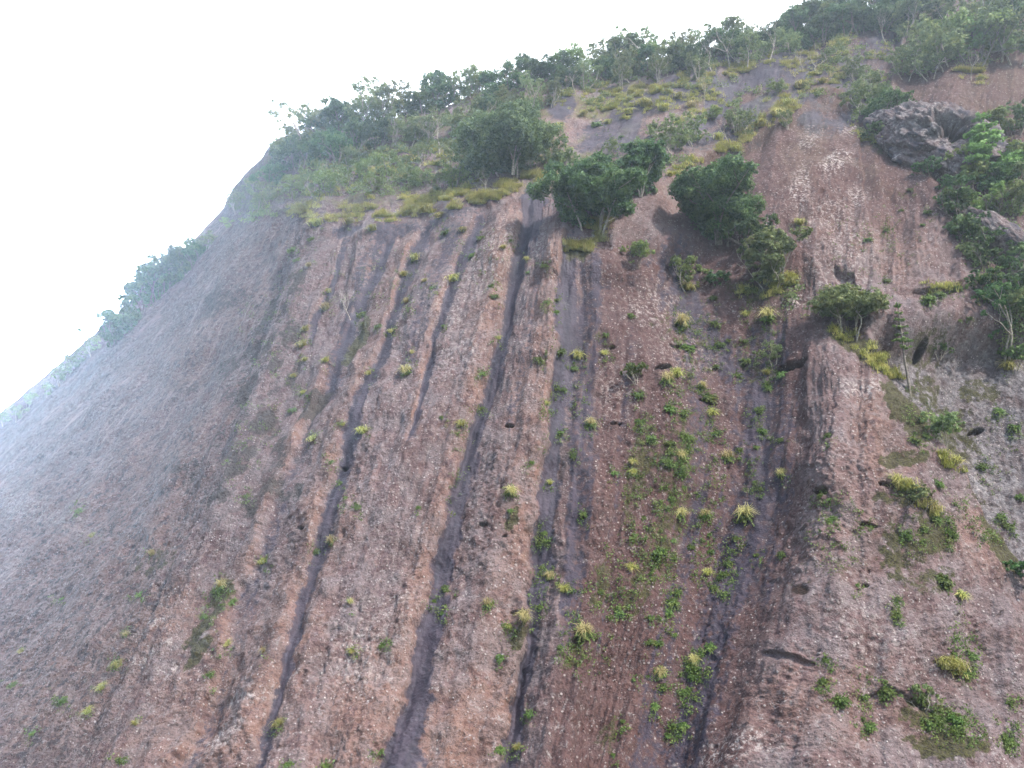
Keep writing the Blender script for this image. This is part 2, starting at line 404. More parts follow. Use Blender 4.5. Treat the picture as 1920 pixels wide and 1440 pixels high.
# ground cover colour on the vegetated cap (soil and leaf litter between the trees)
litter = np.clip(rim * sstep(-0.25, 0.2, fbm(um * 0.25, vm * 0.4, um * 0 + 31., 3)) * (1 - sstep(0.2, .6, streak)), 0, 1)
litter *= (1 - 0.85 * sstep(1000, 1100, UU) * sstep(100, 160, VV)) * sstep(400, 350, VV)
capslab = sstep(980, 1060, UU) * (1 - sstep(1560, 1640, UU)) * sstep(330, 260, VV)
streak = np.maximum(streak, capslab * .95 * sstep(-.3, .2, fbm(um * .2, vm * .2, um * 0 + 71., 3)))

# bumps: pebbles standing proud and pits where they fell out, in metres
rough = (1 - 0.5 * smooth_).astype(np.float32)
pc = perlin(um * 0.5, vm * 0.5, um * 0 + 2.0)
d1, id1 = worley2(um * 1.15 + pc, vm * 0.95, 1)
d2, id2 = worley2(um * 2.6 + 30, vm * 2.3 + pc, 2)
d3, id3 = worley2(um * 4.3 + 80, vm * 4.1, 3)
peb = np.where(id1 > 0.45, np.clip(1 - (d1 / 0.42)**2, 0, 1), 0) * 0.11 - np.where(id1 < 0.1, np.clip(1 - (d1 / 0.28)**2, 0, 1), 0) * 0.12
peb += np.where(id2 > 0.5, np.clip(1 - (d2 / 0.45)**2, 0, 1), 0) * 0.075 - np.where(id2 < 0.22, np.clip(1 - (d2 / 0.4)**2, 0, 1), 0) * 0.075
peb += np.where(id3 > 0.5, np.clip(1 - (d3 / 0.5)**2, 0, 1), 0) * 0.04
d4, id4 = worley2(um * 2.6 + 11, vm * 2.4 + pc, 4)
d5, id5 = worley2(um * 5.0 + 11, vm * 4.6, 5)
pf = np.where(id4 > .4, np.clip(1 - (d4 / .45)**2, 0, 1), 0) * .16 - np.where(id4 < .25, np.clip(1 - (d4 / .4)**2, 0, 1), 0) * .25 + np.where(id5 > .5, np.clip(1 - (d5 / .5)**2, 0, 1), 0) * .12
lf = sstep(620, 330, UU)
peb = peb * (1 - .8 * lf) + pf * lf * .5
mod = 0.55 + 0.9 * sstep(-0.3, 0.4, fbm(um * 0.18, vm * 0.12, um * 0 + 12., 2))
leftside = 1.15
disp += (peb * rough * mod * .85).astype(np.float32)
disp += (fbm(um * 0.9, vm * 0.45, um * 0 + 21., 4) * 0.22 * rough).astype(np.float32)
disp += (fbm(um * 3.5, vm * 1.6, um * 0 + 41., 2) * 0.06 * (0.3 + 0.7 * rough)).astype(np.float32)
P = BASE + NRM * disp[..., None]
PX, PY, PD = project(P)

# ------------------------------------------------------------------ materials
def nt(name):
    m = bpy.data.materials.new(name); m.use_nodes = True
    t = m.node_tree; t.nodes.clear()
    o = t.nodes.new("ShaderNodeOutputMaterial"); b = t.nodes.new("ShaderNodeBsdfPrincipled")
    t.links.new(b.outputs[0], o.inputs[0])
    return m, t, b, o

class NB:
    def __init__(s, t): s.t = t
    def n(s, ty, **kw):
        x = s.t.nodes.new(ty)
        for k, v in kw.items(): setattr(x, k, v)
        return x
    def link(s, a, b): s.t.links.new(a, b)
    def val(s, inp, v):
        if hasattr(v, 'is_linked') or hasattr(v, 'links'): s.link(v, inp)
        else: inp.default_value = v
    def attr(s, name):
        return s.n("ShaderNodeAttribute", attribute_name=name).outputs['Fac']
    def math(s, op, a, b=0.0, c=0.0):
        x = s.n("ShaderNodeMath", operation=op)
        s.val(x.inputs[0], a); s.val(x.inputs[1], b); s.val(x.inputs[2], c)
        return x.outputs[0]
    def ramp(s, f, a, b):
        x = s.n("ShaderNodeMapRange"); x.interpolation_type = 'SMOOTHSTEP'
        s.val(x.inputs['Value'], f); x.inputs['From Min'].default_value = a; x.inputs['From Max'].default_value = b
        return x.outputs[0]
    def mix(s, f, a, b, mode='MIX'):
        x = s.n("ShaderNodeMix", data_type='RGBA', blend_type=mode)
        s.val(x.inputs[0], f)
        for i, v in ((6, a), (7, b)):
            if isinstance(v, tuple): x.inputs[i].default_value = (*v, 1)
            else: s.link(v, x.inputs[i])
        return x.outputs[2]
    def noise(s, vec, scale, detail=4, rough=0.6):
        x = s.n("ShaderNodeTexNoise"); s.link(vec, x.inputs['Vector'])
        x.inputs['Scale'].default_value = scale; x.inputs['Detail'].default_value = detail; x.inputs['Roughness'].default_value = rough
        return x.outputs['Fac']
    def voro(s, vec, scale, feature='F1', out='Distance', rnd=1.0):
        x = s.n("ShaderNodeTexVoronoi", feature=feature); s.link(vec, x.inputs['Vector'])
        x.inputs['Scale'].default_value = scale; x.inputs['Randomness'].default_value = rnd
        return x.outputs[out]

def rock_material():
    m, t, b, o = nt("conglomerate_rock"); B = NB(t)
    co = B.n("ShaderNodeTexCoord").outputs['Object']
    uvw = B.n("ShaderNodeAttribute", attribute_name="flow").outputs['Vector']   # metres across / down the face
    st, og, ms, wh, hl, gr, li, fa, ub, we = (B.attr(k) for k in ("streak", "orange", "moss", "white", "hole", "grey", "litter", "far", "umber", "weather"))
    n1 = B.noise(co, 0.55, 5, .62); n2 = B.noise(co, 2.2, 5, .65); n3 = B.noise(co, 7.0, 3, .7)
    nf = B.noise(uvw, 0.9, 5, .6)      # streaky, because flow is squashed along the fall line
    base = B.mix(B.ramp(nf, .38, .62), (.092, .060, .061), (.155, .106, .106))
    base = B.mix(B.ramp(n2, .45, .62), base, (.195, .146, .142))
    base = B.mix(B.math('MULTIPLY', og, B.ramp(n1, .3, .62)), base, (.285, .150, .092))
    greyf = B.math('MULTIPLY', B.ramp(n1, .40, .60), .68)
    base = B.mix(greyf, base, (.168, .142, .148))
    base = B.mix(B.math('MULTIPLY', gr, .68), base, B.mix(B.ramp(n2, .4, .6), (.075, .072, .078), (.19, .188, .198)))
    base = B.mix(B.math('MULTIPLY', B.ramp(B.noise(co, .33, 6, .68), .48, .64), .5), base, (.078, .047, .044))
    base = B.mix(B.math('MULTIPLY', ub, .86), base, B.mix(n2, (.034, .021, .024), (.115, .060, .052)))
    # dark weathered blotches and grains
    base = B.mix(B.math('MULTIPLY', B.ramp(n3, .55, .66), .62), base, (.036, .027, .028))
    base = B.mix(B.math('MULTIPLY', B.ramp(B.noise(co, 3.4, 5, .72), .55, .64), .6), base, (.045, .034, .034))
    # coarser mottling that still reads on the distant shoulder
    base = B.mix(B.math('MULTIPLY', B.math('MULTIPLY', fa, .9), B.ramp(B.noise(co, 1.25, 4, .65), .52, .60)), base, (.050, .043, .046))
    base = B.mix(B.math('MULTIPLY', B.math('MULTIPLY', fa, .85), B.ramp(B.noise(uvw, 1.7, 4, .65), .55, .66)), base, (.24, .185, .178))
    # pebbles: cells of their own tint
    vc = B.n("ShaderNodeTexVoronoi", feature='F1'); B.link(co, vc.inputs['Vector']); vc.inputs['Scale'].default_value = 3.6
    sep = B.n("ShaderNodeSeparateColor"); B.link(vc.outputs['Color'], sep.inputs[0])
    pebm = B.math('MULTIPLY', B.ramp(sep.outputs[0], .72, .78), B.ramp(vc.outputs['Distance'], .34, .22))
    base = B.mix(B.math('MULTIPLY', pebm, .8), base, B.mix(sep.outputs[1], (.13, .085, .08), (.40, .365, .355)))
    vw = B.n("ShaderNodeTexVoronoi", feature='F1'); B.link(co, vw.inputs['Vector']); vw.inputs['Scale'].default_value = 5.2
    sp2 = B.n("ShaderNodeSeparateColor"); B.link(vw.outputs['Color'], sp2.inputs[0])
    wm = B.math('MULTIPLY', B.math('MULTIPLY', B.ramp(sp2.outputs[0], .78, .83), B.ramp(vw.outputs['Distance'], .3, .18)), B.ramp(B.noise(co, .8, 4, .6), .42, .62))
    base = B.mix(B.math('MULTIPLY', wm, .7), base, (.52, .485, .47))
    # lichen crusts
    lic = B.math('MULTIPLY', wh, B.ramp(B.noise(co, 2.8, 5, .7), .50, .60))
    base = B.mix(B.math('MULTIPLY', lic, .75), base, (.55, .51, .49))
    lic2 = B.math('MULTIPLY', B.ramp(B.noise(co, 2.4, 6, .78), .55, .66), .55)
    base = B.mix(lic2, base, (.35, .325, .32))
    # smooth algae-stained water streaks, tinted with the bluish shade of grooves and gully
    stc = B.mix(B.ramp(nf, .35, .65), (.020, .020, .033), (.045, .039, .056))
    base = B.mix(B.math('MULTIPLY', B.math('MULTIPLY', B.ramp(st, .03, .2), .88), B.ramp(B.math('ADD', st, B.math('ADD', B.math('MULTIPLY', n2, 1.9), B.math('MULTIPLY', nf, 1.2))), 1.75, 2.2)), base, stc)
    wm2 = B.math('MULTIPLY', B.ramp(B.math('ADD', B.noise(co, 1.1, 6, .75), B.math('MULTIPLY', we, .34)), .66, .74), B.ramp(we, .05, .4))
    base = B.mix(B.math('MULTIPLY', wm2, .85), base, B.mix(B.ramp(n3, .4, .6), (.030, .026, .024), (.06, .053, .044)))
    # moss
    mo = B.math('MULTIPLY', B.ramp(B.math('ADD', B.noise(co, 1.5, 5, .7), B.math('MULTIPLY', ms, .46)), .64, .74), B.ramp(ms, .02, .3))
    base = B.mix(B.math('MULTIPLY', mo, .9), base, B.mix(B.ramp(n3, .4, .6), (.032, .029, .018), (.065, .064, .026)))
    base = B.mix(B.math('MULTIPLY', li, B.ramp(n2, .35, .6)), base, B.mix(B.ramp(n3, .4, .62), (.075, .072, .035), (.15, .145, .06)))
    base = B.mix(hl, base, (.035, .022, .018))  # shade inside hollows and cave mouth painted as dark brown
    hs = B.n("ShaderNodeHueSaturation"); hs.inputs["Saturation"].default_value = 1.14; hs.inputs["Value"].default_value = .95
    B.link(base, hs.inputs["Color"]); B.link(hs.outputs[0], b.inputs['Base Color'])
    rg = B.math('SUBTRACT', .92, B.math('MULTIPLY', st, .25))
    B.link(rg, b.inputs['Roughness']); b.inputs['Specular IOR Level'].default_value = .25
    bu = B.n("ShaderNodeBump"); bu.inputs['Distance'].default_value = 0.25
    h = B.math('ADD', B.math('MULTIPLY', B.math('MULTIPLY', B.noise(co, 1.3, 3, .6), 2.2), fa), B.math('MULTIPLY', n3, .6))
    h = B.math('ADD', h, B.math('ADD', B.math('MULTIPLY', n2, .6), B.math('MULTIPLY', pebm, .25)))
    B.link(h, bu.inputs['Height'])
    B.link(B.math('SUBTRACT', .9, B.math('MULTIPLY', st, .5)), bu.inputs['Strength'])
    B.link(B.math('ADD', .3, B.math('MULTIPLY', fa, .5)), bu.inputs['Distance'])
    B.link(bu.outputs[0], b.inputs['Normal'])
    return m

def leaf_material(name, c1, c2, c3, trans=.35):
    m, t, b, o = nt(name); B = NB(t)
    g = B.n("ShaderNodeNewGeometry"); co = B.n("ShaderNodeTexCoord").outputs['Object']
    oi = B.n("ShaderNodeObjectInfo").outputs['Random']
    r = g.outputs['Random Per Island']
    c = B.mix(B.ramp(r, .1, .9), c1, c2)
    c = B.mix(B.math('MULTIPLY', B.ramp(B.noise(co, .8, 2), .48, .66), .75), c, c3)
    hs = B.n("ShaderNodeHueSaturation"); B.link(c, hs.inputs['Color'])
    B.link(B.math('ADD', .478, B.math('MULTIPLY', oi, .036)), hs.inputs['Hue'])
    B.link(B.math('ADD', .75, B.math('MULTIPLY', oi, .5)), hs.inputs['Value'])
    B.link(hs.outputs[0], b.inputs['Base Color'])
    b.inputs['Roughness'].default_value = .6; b.inputs['Specular IOR Level'].default_value = .3
    tr = B.n("ShaderNodeBsdfTranslucent"); B.link(hs.outputs[0], tr.inputs[0])
    mx = B.n("ShaderNodeMixShader"); mx.inputs[0].default_value = trans
    B.link(b.outputs[0], mx.inputs[1]); B.link(tr.outputs[0], mx.inputs[2]); B.link(mx.outputs[0], o.inputs[0])
    return m

def bark_material(name, c1, c2):
    m, t, b, o = nt(name); B = NB(t)
    co = B.n("ShaderNodeTexCoord").outputs['Object']
    B.link(B.mix(B.ramp(B.noise(co, 5, 3), .35, .65), c1, c2), b.inputs['Base Color'])
    b.inputs['Roughness'].default_value = .9
    return m

ROCK = rock_material()
L_DARK = leaf_material("dark_evergreen_leaf", (.036, .085, .028), (.092, .170, .055), (.14, .21, .065))
L_MID = leaf_material("mid_green_leaf", (.065, .115, .045), (.135, .205, .08), (.18, .24, .085))
L_GREY = leaf_material("grey_green_leaf", (.105, .155, .062), (.20, .255, .10), (.27, .295, .11))
L_LIGHT = leaf_material("light_green_leaf", (.12, .19, .05), (.21, .29, .085), (.27, .32, .11))
L_PINE = leaf_material("pine_needle", (.12, .23, .06), (.20, .34, .09), (.23, .37, .11))
L_FERN = leaf_material("fern_frond", (.062, .115, .022), (.125, .19, .045), (.17, .215, .06))
L_STRAW = leaf_material("dry_grass", (.30, .27, .11), (.44, .39, .17), (.25, .27, .09))
L_YG = leaf_material("yellow_green_grass", (.20, .22, .05), (.38, .37, .11), (.55, .48, .19))
BARK = bark_material("dark_bark", (.10, .085, .07), (.20, .175, .15))
PALE = bark_material("pale_bark", (.22, .19, .16), (.40, .36, .30))

# ------------------------------------------------------------------ cliff mesh
idx = np.arange(NU * NV).reshape(NU, NV)
F = np.stack([idx[:-1, :-1], idx[1:, :-1], idx[1:, 1:], idx[:-1, 1:]], axis=-1).reshape(-1, 4)
me = raw_mesh("cliff", P.reshape(-1, 3), F, ROCK, smooth=True)
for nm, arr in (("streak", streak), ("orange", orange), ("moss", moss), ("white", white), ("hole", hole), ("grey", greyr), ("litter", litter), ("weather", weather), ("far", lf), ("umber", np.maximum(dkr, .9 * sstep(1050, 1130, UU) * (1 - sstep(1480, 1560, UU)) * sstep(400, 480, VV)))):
    a = me.attributes.new(nm, 'FLOAT', 'POINT'); a.data.foreach_set('value', arr.astype(np.float32).ravel())
a = me.attributes.new("flow", 'FLOAT_VECTOR', 'POINT')
a.data.foreach_set('vector', np.stack([um * 1.6, vm * 0.16, um * 0], axis=-1).astype(np.float32).ravel())
cliff = obj("cliff", me); tag(cliff, kind='structure')

# valley floor
gm, gt, gb, go = nt("valley_forest_floor"); GB = NB(gt)
gco = GB.n("ShaderNodeTexCoord").outputs['Object']
GB.link(GB.mix(GB.ramp(GB.noise(gco, .06, 6, .7), .4, .6), (.035, .055, .02), (.09, .10, .045)), gb.inputs['Base Color'])
gb.inputs['Roughness'].default_value = 1.0
R = 1500
gme = raw_mesh("ground", [(-R, -R, 0), (R, -R, 0), (R, R, 0), (-R, R, 0)], [(0, 1, 2, 3)], gm)
tag(obj("ground", gme), kind='structure')

# ------------------------------------------------------------------ vegetation builders
def tube(path, rad, sides=5):
    path = np.asarray(path, float); n = len(path)
    tan = np.gradient(path, axis=0); tan /= np.linalg.norm(tan, axis=1)[:, None] + 1e-9
    ref = np.array([0.31, 0.95, 0.1]); a = np.cross(tan, ref); a /= np.linalg.norm(a, axis=1)[:, None] + 1e-9
    b = np.cross(tan, a); th = np.arange(sides) * 2 * math.pi / sides
    V = path[:, None] + np.asarray(rad)[:, None, None] * (np.cos(th)[None, :, None] * a[:, None] + np.sin(th)[None, :, None] * b[:, None])
    F = []
    for i in range(n - 1):
        for j in range(sides):
            k = (j + 1) % sides
            F.append((i * sides + j, i * sides + k, (i + 1) * sides + k, (i + 1) * sides + j))
    return V.reshape(-1, 3), np.array(F)

class Acc:
    def __init__(s): s.V = []; s.F = []; s.n = 0
    def add(s, V, F):
        s.V.append(np.asarray(V, float)); s.F.append(np.asarray(F) + s.n); s.n += len(V)
    def mesh(s, name, mat): return raw_mesh(name, np.concatenate(s.V), np.concatenate(s.F), mat)

def branch(acc, r, p, d, L, rad, depth, tips, spread=.6, up=.25, kids=(2, 3), sides=5):
    """a bent, tapering limb that forks; tips collects the ends"""
    n = 4; path = [p]; dd = d / np.linalg.norm(d)
    for i in range(n):
        dd = dd + r.normal(size=3) * .14 + np.array([0, 0, up * .25]); dd /= np.linalg.norm(dd)
        path.append(path[-1] + dd * L / n)
    acc.add(*tube(path, np.linspace(rad, rad * .6, n + 1), sides))
    if depth == 0: tips.append(path[-1]); return
    for k in range(r.integers(kids[0], kids[1] + 1)):
        nd = dd + r.normal(size=3) * spread; nd[2] += up
        st = path[-1] if k < 2 else path[r.integers(2, n)]
        branch(acc, r, st, nd, L * r.uniform(.6, .85), rad * .58, depth - 1, tips, spread, up, kids, max(3, sides - 1))

def leaf_quads(r, C, size, N=None, asp=.55):
    """diamond leaves at points C; N preferred normals"""
    n = len(C)
    nrm = r.normal(size=(n, 3)) * .8
    if N is not None: nrm += N * 1.5
    nrm[:, 2] += .35
    nrm /= np.linalg.norm(nrm, axis=1)[:, None]
    t = np.cross(nrm, r.normal(size=(n, 3))); t /= np.linalg.norm(t, axis=1)[:, None]
    b = np.cross(nrm, t)
    s = size * r.uniform(.6, 1.4, n)[:, None]
    V = np.stack([C - t * s, C - b * s * asp + nrm * s * .15, C + t * s, C + b * s * asp + nrm * s * .15], axis=1).reshape(-1, 3)
    return V, np.arange(4 * n).reshape(n, 4)

def lobe_leaves(r, lobes, per_area, size, hollow=.55):
    """leaves gathered into sprays inside a set of ellipsoids (x,y,z,rx,ry,rz)"""
    C = []; N = []
    for (x, y, z, rx, ry, rz) in lobes:
        n = int(per_area * (rx * ry + rx * rz + ry * rz) / 3 * 12)
        ns = max(4, n // 14)
        d = r.normal(size=(ns, 3)); d /= np.linalg.norm(d, axis=1)[:, None]
        d = d[(d[:, 2] > -.75)]
        rad = r.uniform(hollow, 1.08, len(d))[:, None]
        sp = d * rad
        k = 14
        pts = (sp[:, None] + r.normal(size=(len(sp), k, 3)) * .12 / max(.6, (rx + ry + rz) / 3) ** .5).reshape(-1, 3)
        C.append(pts * np.array([rx, ry, rz]) + np.array([x, y, z])); N.append(np.repeat(d, k, axis=0))
    return leaf_quads(r, np.concatenate(C), size, np.concatenate(N))

def make_broad(seed, H, W, stems, nl, per, size, lean=0.0, trunk_h=.4, flat=.7, crown_z=.62):
    """meshes (trunk, crown) of a broadleaf tree H high and W wide"""
    r = np.random.default_rng(seed); A = Acc(); tips = []
    for s in range(stems):
        a = r.uniform(0, 6.28); off = np.array([math.cos(a), math.sin(a), 0]) * (W * .08 if stems > 1 else 0)
        d = np.array([math.cos(a) * .35 * (stems > 1), math.sin(a) * .35 * (stems > 1) - lean, 1.0])
        branch(A, r, off + np.array([0, 0, -.3]), d, H * trunk_h, .022 * H * (.6 if stems > 1 else 1) + .015, 2, tips, .55, .2)
    lobes = []
    for i in range(int(nl * 1.5)):
        if i < len(tips): t = tips[i % len(tips)]
        g = r.normal(size=3); g /= np.linalg.norm(g); g *= r.uniform(.3, 1.12) ** .6
        hz = min(crown_z, 1 - crown_z) * .92 * H
        z = H * crown_z + g[2] * hz * (.8 if flat > .5 else .45)
        x, y = g[0] * .36 * W, g[1] * .36 * W - lean * z * .4
        s = W * r.uniform(.06, .165)
        lobes.append((x, y, min(z, H - s * flat), s, s, s * flat * r.uniform(.8, 1.2)))
    for t in tips[:nl]:
        s = W * r.uniform(.08, .14); lobes.append((t[0], t[1], min(t[2], H * .95), s, s, s * .7))
    V, Fc = lobe_leaves(r, lobes, per, size)
    return A, V, Fc

def make_bare(seed, H):
    r = np.random.default_rng(seed); A = Acc(); path = [np.array([0, 0, -.3])]; d = np.array([r.normal() * .18, r.normal() * .18, 1.0])
    for i in range(5):
        d = d + r.normal(size=3) * .09; d /= np.linalg.norm(d); path.append(path[-1] + d * H * .09)
    A.add(*tube(path, np.linspace(.015 * H, .011 * H, 6), 6))
    T = Acc(); t2 = []
    for k in range(3):
        branch(T, r, path[-1] - d * .05 * k, d + r.normal(size=3) * .45, H * .27, .009 * H, 3, t2, .45, .28, (2, 3), 4)
    return A, T, t2

def make_pine(seed, H, W, tiers, per, size, bare=.25):
    r = np.random.default_rng(seed); A = Acc()
    path = [np.array([0, 0, -.3])]
    for i in range(8): path.append(path[-1] + np.array([r.normal() * .03 * H / 8, r.normal() * .03 * H / 8, (H + .3) / 8]))
    path = np.array(path); A.add(*tube(path, np.linspace(.012 * H + .03, .005 * H, 9), 6))
    lobes = []
    for i in range(tiers):
        f = bare + (1 - bare) * (i + .5) / tiers; z = f * H
        wr = W * .5 * (1 - .75 * (f - bare) / (1 - bare)) * r.uniform(.75, 1.15)
        for k in range(r.integers(3, 6)):
            a = r.uniform(0, 6.28); d = np.array([math.cos(a), math.sin(a), .12])
            c = np.array([np.interp(z, path[:, 2], path[:, 0]), np.interp(z, path[:, 2], path[:, 1]), z])
            e = c + d * wr
            A.add(*tube([c, (c + e) / 2 + np.array([0, 0, .03 * H * .3]), e], [.008 * H, .006 * H, .003 * H], 4))
            lobes.append((*(c + d * wr * .8), wr * .42, wr * .42, wr * .17))
            lobes.append((*(c + d * wr * .4), wr * .3, wr * .3, wr * .13))
    lobes.append((path[-1][0], path[-1][1], H * .97, W * .08, W * .08, H * .05))
    V, Fc = lobe_leaves(r, lobes, per, size, .2)
    return A, V, Fc

def fern_mesh(name, seed, mat, n=90, droop=.7, leaflet=.07):
    """a cushion of arching fronds about 1 m across, fringed with leaflets"""
    r = np.random.default_rng(seed); C = []; N = []; SV = []; SF = []
    for i in range(n):
        a = r.uniform(0, 6.28); L = r.uniform(.22, .55); el = r.uniform(.1, 1.4)
        h = np.array([math.cos(a), math.sin(a)])
        o = r.normal(size=2) * .06
        sd = np.array([-h[1], h[0], 0]) * .012; b0 = len(SV)
        for t in (0, .35, .7, 1):
            c_ = np.array([*(h * L * t * math.cos(el * .7) + o), L * (t * math.sin(el) - droop * t * t * .75) + .02]); SV += [c_ - sd, c_ + sd]
        for q in range(3): SF.append((b0 + 2 * q, b0 + 2 * q + 1, b0 + 2 * q + 3, b0 + 2 * q + 2))
        for t in np.linspace(.15, 1, 6):
            x = h * L * t * math.cos(el * .7) + o
            z = L * (t * math.sin(el) - droop * t * t * .75)
            C.append((x[0] + r.normal() * .02, x[1] + r.normal() * .02, z + .02)); N.append((h[0] * .4, h[1] * .4, .8))
    V, Fq = leaf_quads(r, np.array(C), leaflet, np.array(N), .5)
    return raw_mesh(name, np.concatenate([SV, V]), np.concatenate([SF, Fq + len(SV)]), mat)

def blades(r, n, spread, L, w, droop):
    """arching grass blades : quads in two segments"""
    a = r.uniform(0, 6.28, n); h = np.stack([np.cos(a), np.sin(a), 0 * a], 1)
    side = np.stack([-np.sin(a), np.cos(a), 0 * a], 1)
    o = np.stack([r.normal(size=n) * spread, r.normal(size=n) * spread, 0 * a - .03], 1)
    l = L * r.uniform(.6, 1.3, n)[:, None]; lean = r.uniform(.1, .9, n)[:, None]
    p1 = o + h * l * .45 * lean + np.array([0, 0, 1]) * l * .55
    p2 = p1 + h * l * (.3 + .4 * lean) + np.array([0, 0, 1]) * l * (.3 - droop * lean)
    V = np.stack([o - side * w, o + side * w, p1 + side * w * .8, p1 - side * w * .8, p2 + side * w * .15, p2 - side * w * .15], 1).reshape(-1, 3)
    b = np.arange(n)[:, None] * 6
    Fq = np.concatenate([b + np.array([0, 1, 2, 3]), b + np.array([3, 2, 4, 5])], 0)
    return V, Fq

def grass_mesh(name, seed, mat, n=130, droop=.7, L=.75):
    r = np.random.default_rng(seed)
    return raw_mesh(name, *blades(r, n, .12, L, .022, droop), mat)

# ------------------------------------------------------------------ where things stand on the cliff
_s = 3
_qx, _qy, _qd = PX[::_s, ::_s].ravel(), PY[::_s, ::_s].ravel(), PD[::_s, ::_s].ravel()
_qp = P[::_s, ::_s].reshape(-1, 3); _qn = NRM[::_s, ::_s].reshape(-1, 3)
_qf = np.ones(len(_qx), bool)
def stand(px, py):
    e = (_qx - px)**2 + (_qy - py)**2 + (_qd * .3)**2
    i = int(np.argmin(e)); return _qp[i], _qn[i], _qd[i]
def metres(px, dist): return px * dist / FPX

ORD = "first second third fourth fifth sixth seventh eighth ninth tenth eleventh twelfth thirteenth fourteenth fifteenth sixteenth seventeenth eighteenth nineteenth twentieth twenty-first twenty-second twenty-third twenty-fourth twenty-fifth twenty-sixth twenty-seventh twenty-eighth twenty-ninth thirtieth".split()
PENDING = []          # (object, stem, sort key, suffix words)
def later(o, stem, key, words): PENDING.append((o, stem, key, words))
def settle_labels():
    by = {}
    for q in PENDING: by.setdefault(q[1], []).append(q)
    for stem, L in by.items():
        L.sort(key=lambda q: q[2])
        for i, q in enumerate(L):
            if len(L) == 1: q[0]['label'] = stem
            elif i == 0: q[0]['label'] = stem + ", " + q[3][0]
            elif i == len(L) - 1: q[0]['label'] = stem + ", " + q[3][1]
            else: q[0]['label'] = stem + ", " + ORD[i] + " " + q[3][2]
TOPDOWN = ("highest one", "lowest one", "from top")
LEFTRIGHT = ("leftmost one", "rightmost one", "from left")

# ------------------------------------------------------------------ trees
def tree_thing(name, trunk_me, crown_me, crown_name="crown"):
    e = bpy.data.objects.new(name, None); COL.objects.link(e); e.empty_display_size = .3
    obj("trunk", trunk_me, e)
    if crown_me: obj(crown_name, crown_me, e)
    return e
def dup(root):
    c = root.copy(); COL.objects.link(c)
    for ch in root.children:
        k = ch.copy(); COL.objects.link(k); k.parent = c
    return c

KINDS = {}
def register(kind, variants, name, cat, words): KINDS[kind] = dict(v=variants, used=set(), name=name, cat=cat, words=words)
def broad_var(tag_, seeds, H, W, stems, nl, per, size, leaf, bark, **k):
    out = []
    for s in seeds:
        A, V, Fc = make_broad(s, H, W, stems, nl, per, size, **k)
        out.append((A.mesh("trunk", bark), raw_mesh("crown", V, Fc, leaf), H))
    return out
register('d', broad_var('d', (1, 2, 3, 4, 5), 6.0, 5.6, 3, 17, 62, .125, L_DARK, BARK, crown_z=.52, trunk_h=.36), "evergreen_tree", "tree", "dark green bushy tree")
register('a', broad_var('a', (11, 12, 13, 14), 6.0, 5.2, 3, 15, 38, .12, L_GREY, PALE, trunk_h=.40, crown_z=.54), "slender_tree", "tree", "airy grey-green tree")
register('y', broad_var('y', (21, 22, 23), 5.0, 5.0, 3, 13, 46, .115, L_LIGHT, BARK, crown_z=.5, trunk_h=.34), "bushy_tree", "tree", "light green bushy tree")
bare = []
for s in (31, 32, 33, 34):
    A, T, t2 = make_bare(s, 6.0); bare.append((A.mesh("trunk", PALE), T.mesh("twigs", PALE), 6.0))
register('b', bare, "bare_tree", "tree", "pale leafless tree")

def place_tree(kind, px, py, hpx, stem, group, back=0.0):
    K = KINDS[kind]; i = random.randrange(len(K['v'])); tm, cm, H = K['v'][i]
    p, n, d = stand(px, py)
    if i in K['used']:
        o = dup(K['proto'][i])
    else:
        o = tree_thing(K['name'], tm, cm, "twigs" if kind == 'b' else "crown")
        K['used'].add(i); K.setdefault('proto', {})[i] = o
    h = metres(hpx, d) / .88
    s = h / H
    o.location = (p[0], p[1] + back, p[2] - .15 + back * .25)
    o.rotation_euler = (random.uniform(-.08, .08), random.uniform(-.08, .08), random.uniform(0, 6.28))
    o.scale = (s * random.uniform(.9, 1.15), s * random.uniform(.9, 1.15), s)
    tag(o, None, K['cat'], group)
    later(o, K['words'] + " " + stem, px, LEFTRIGHT)
    return o

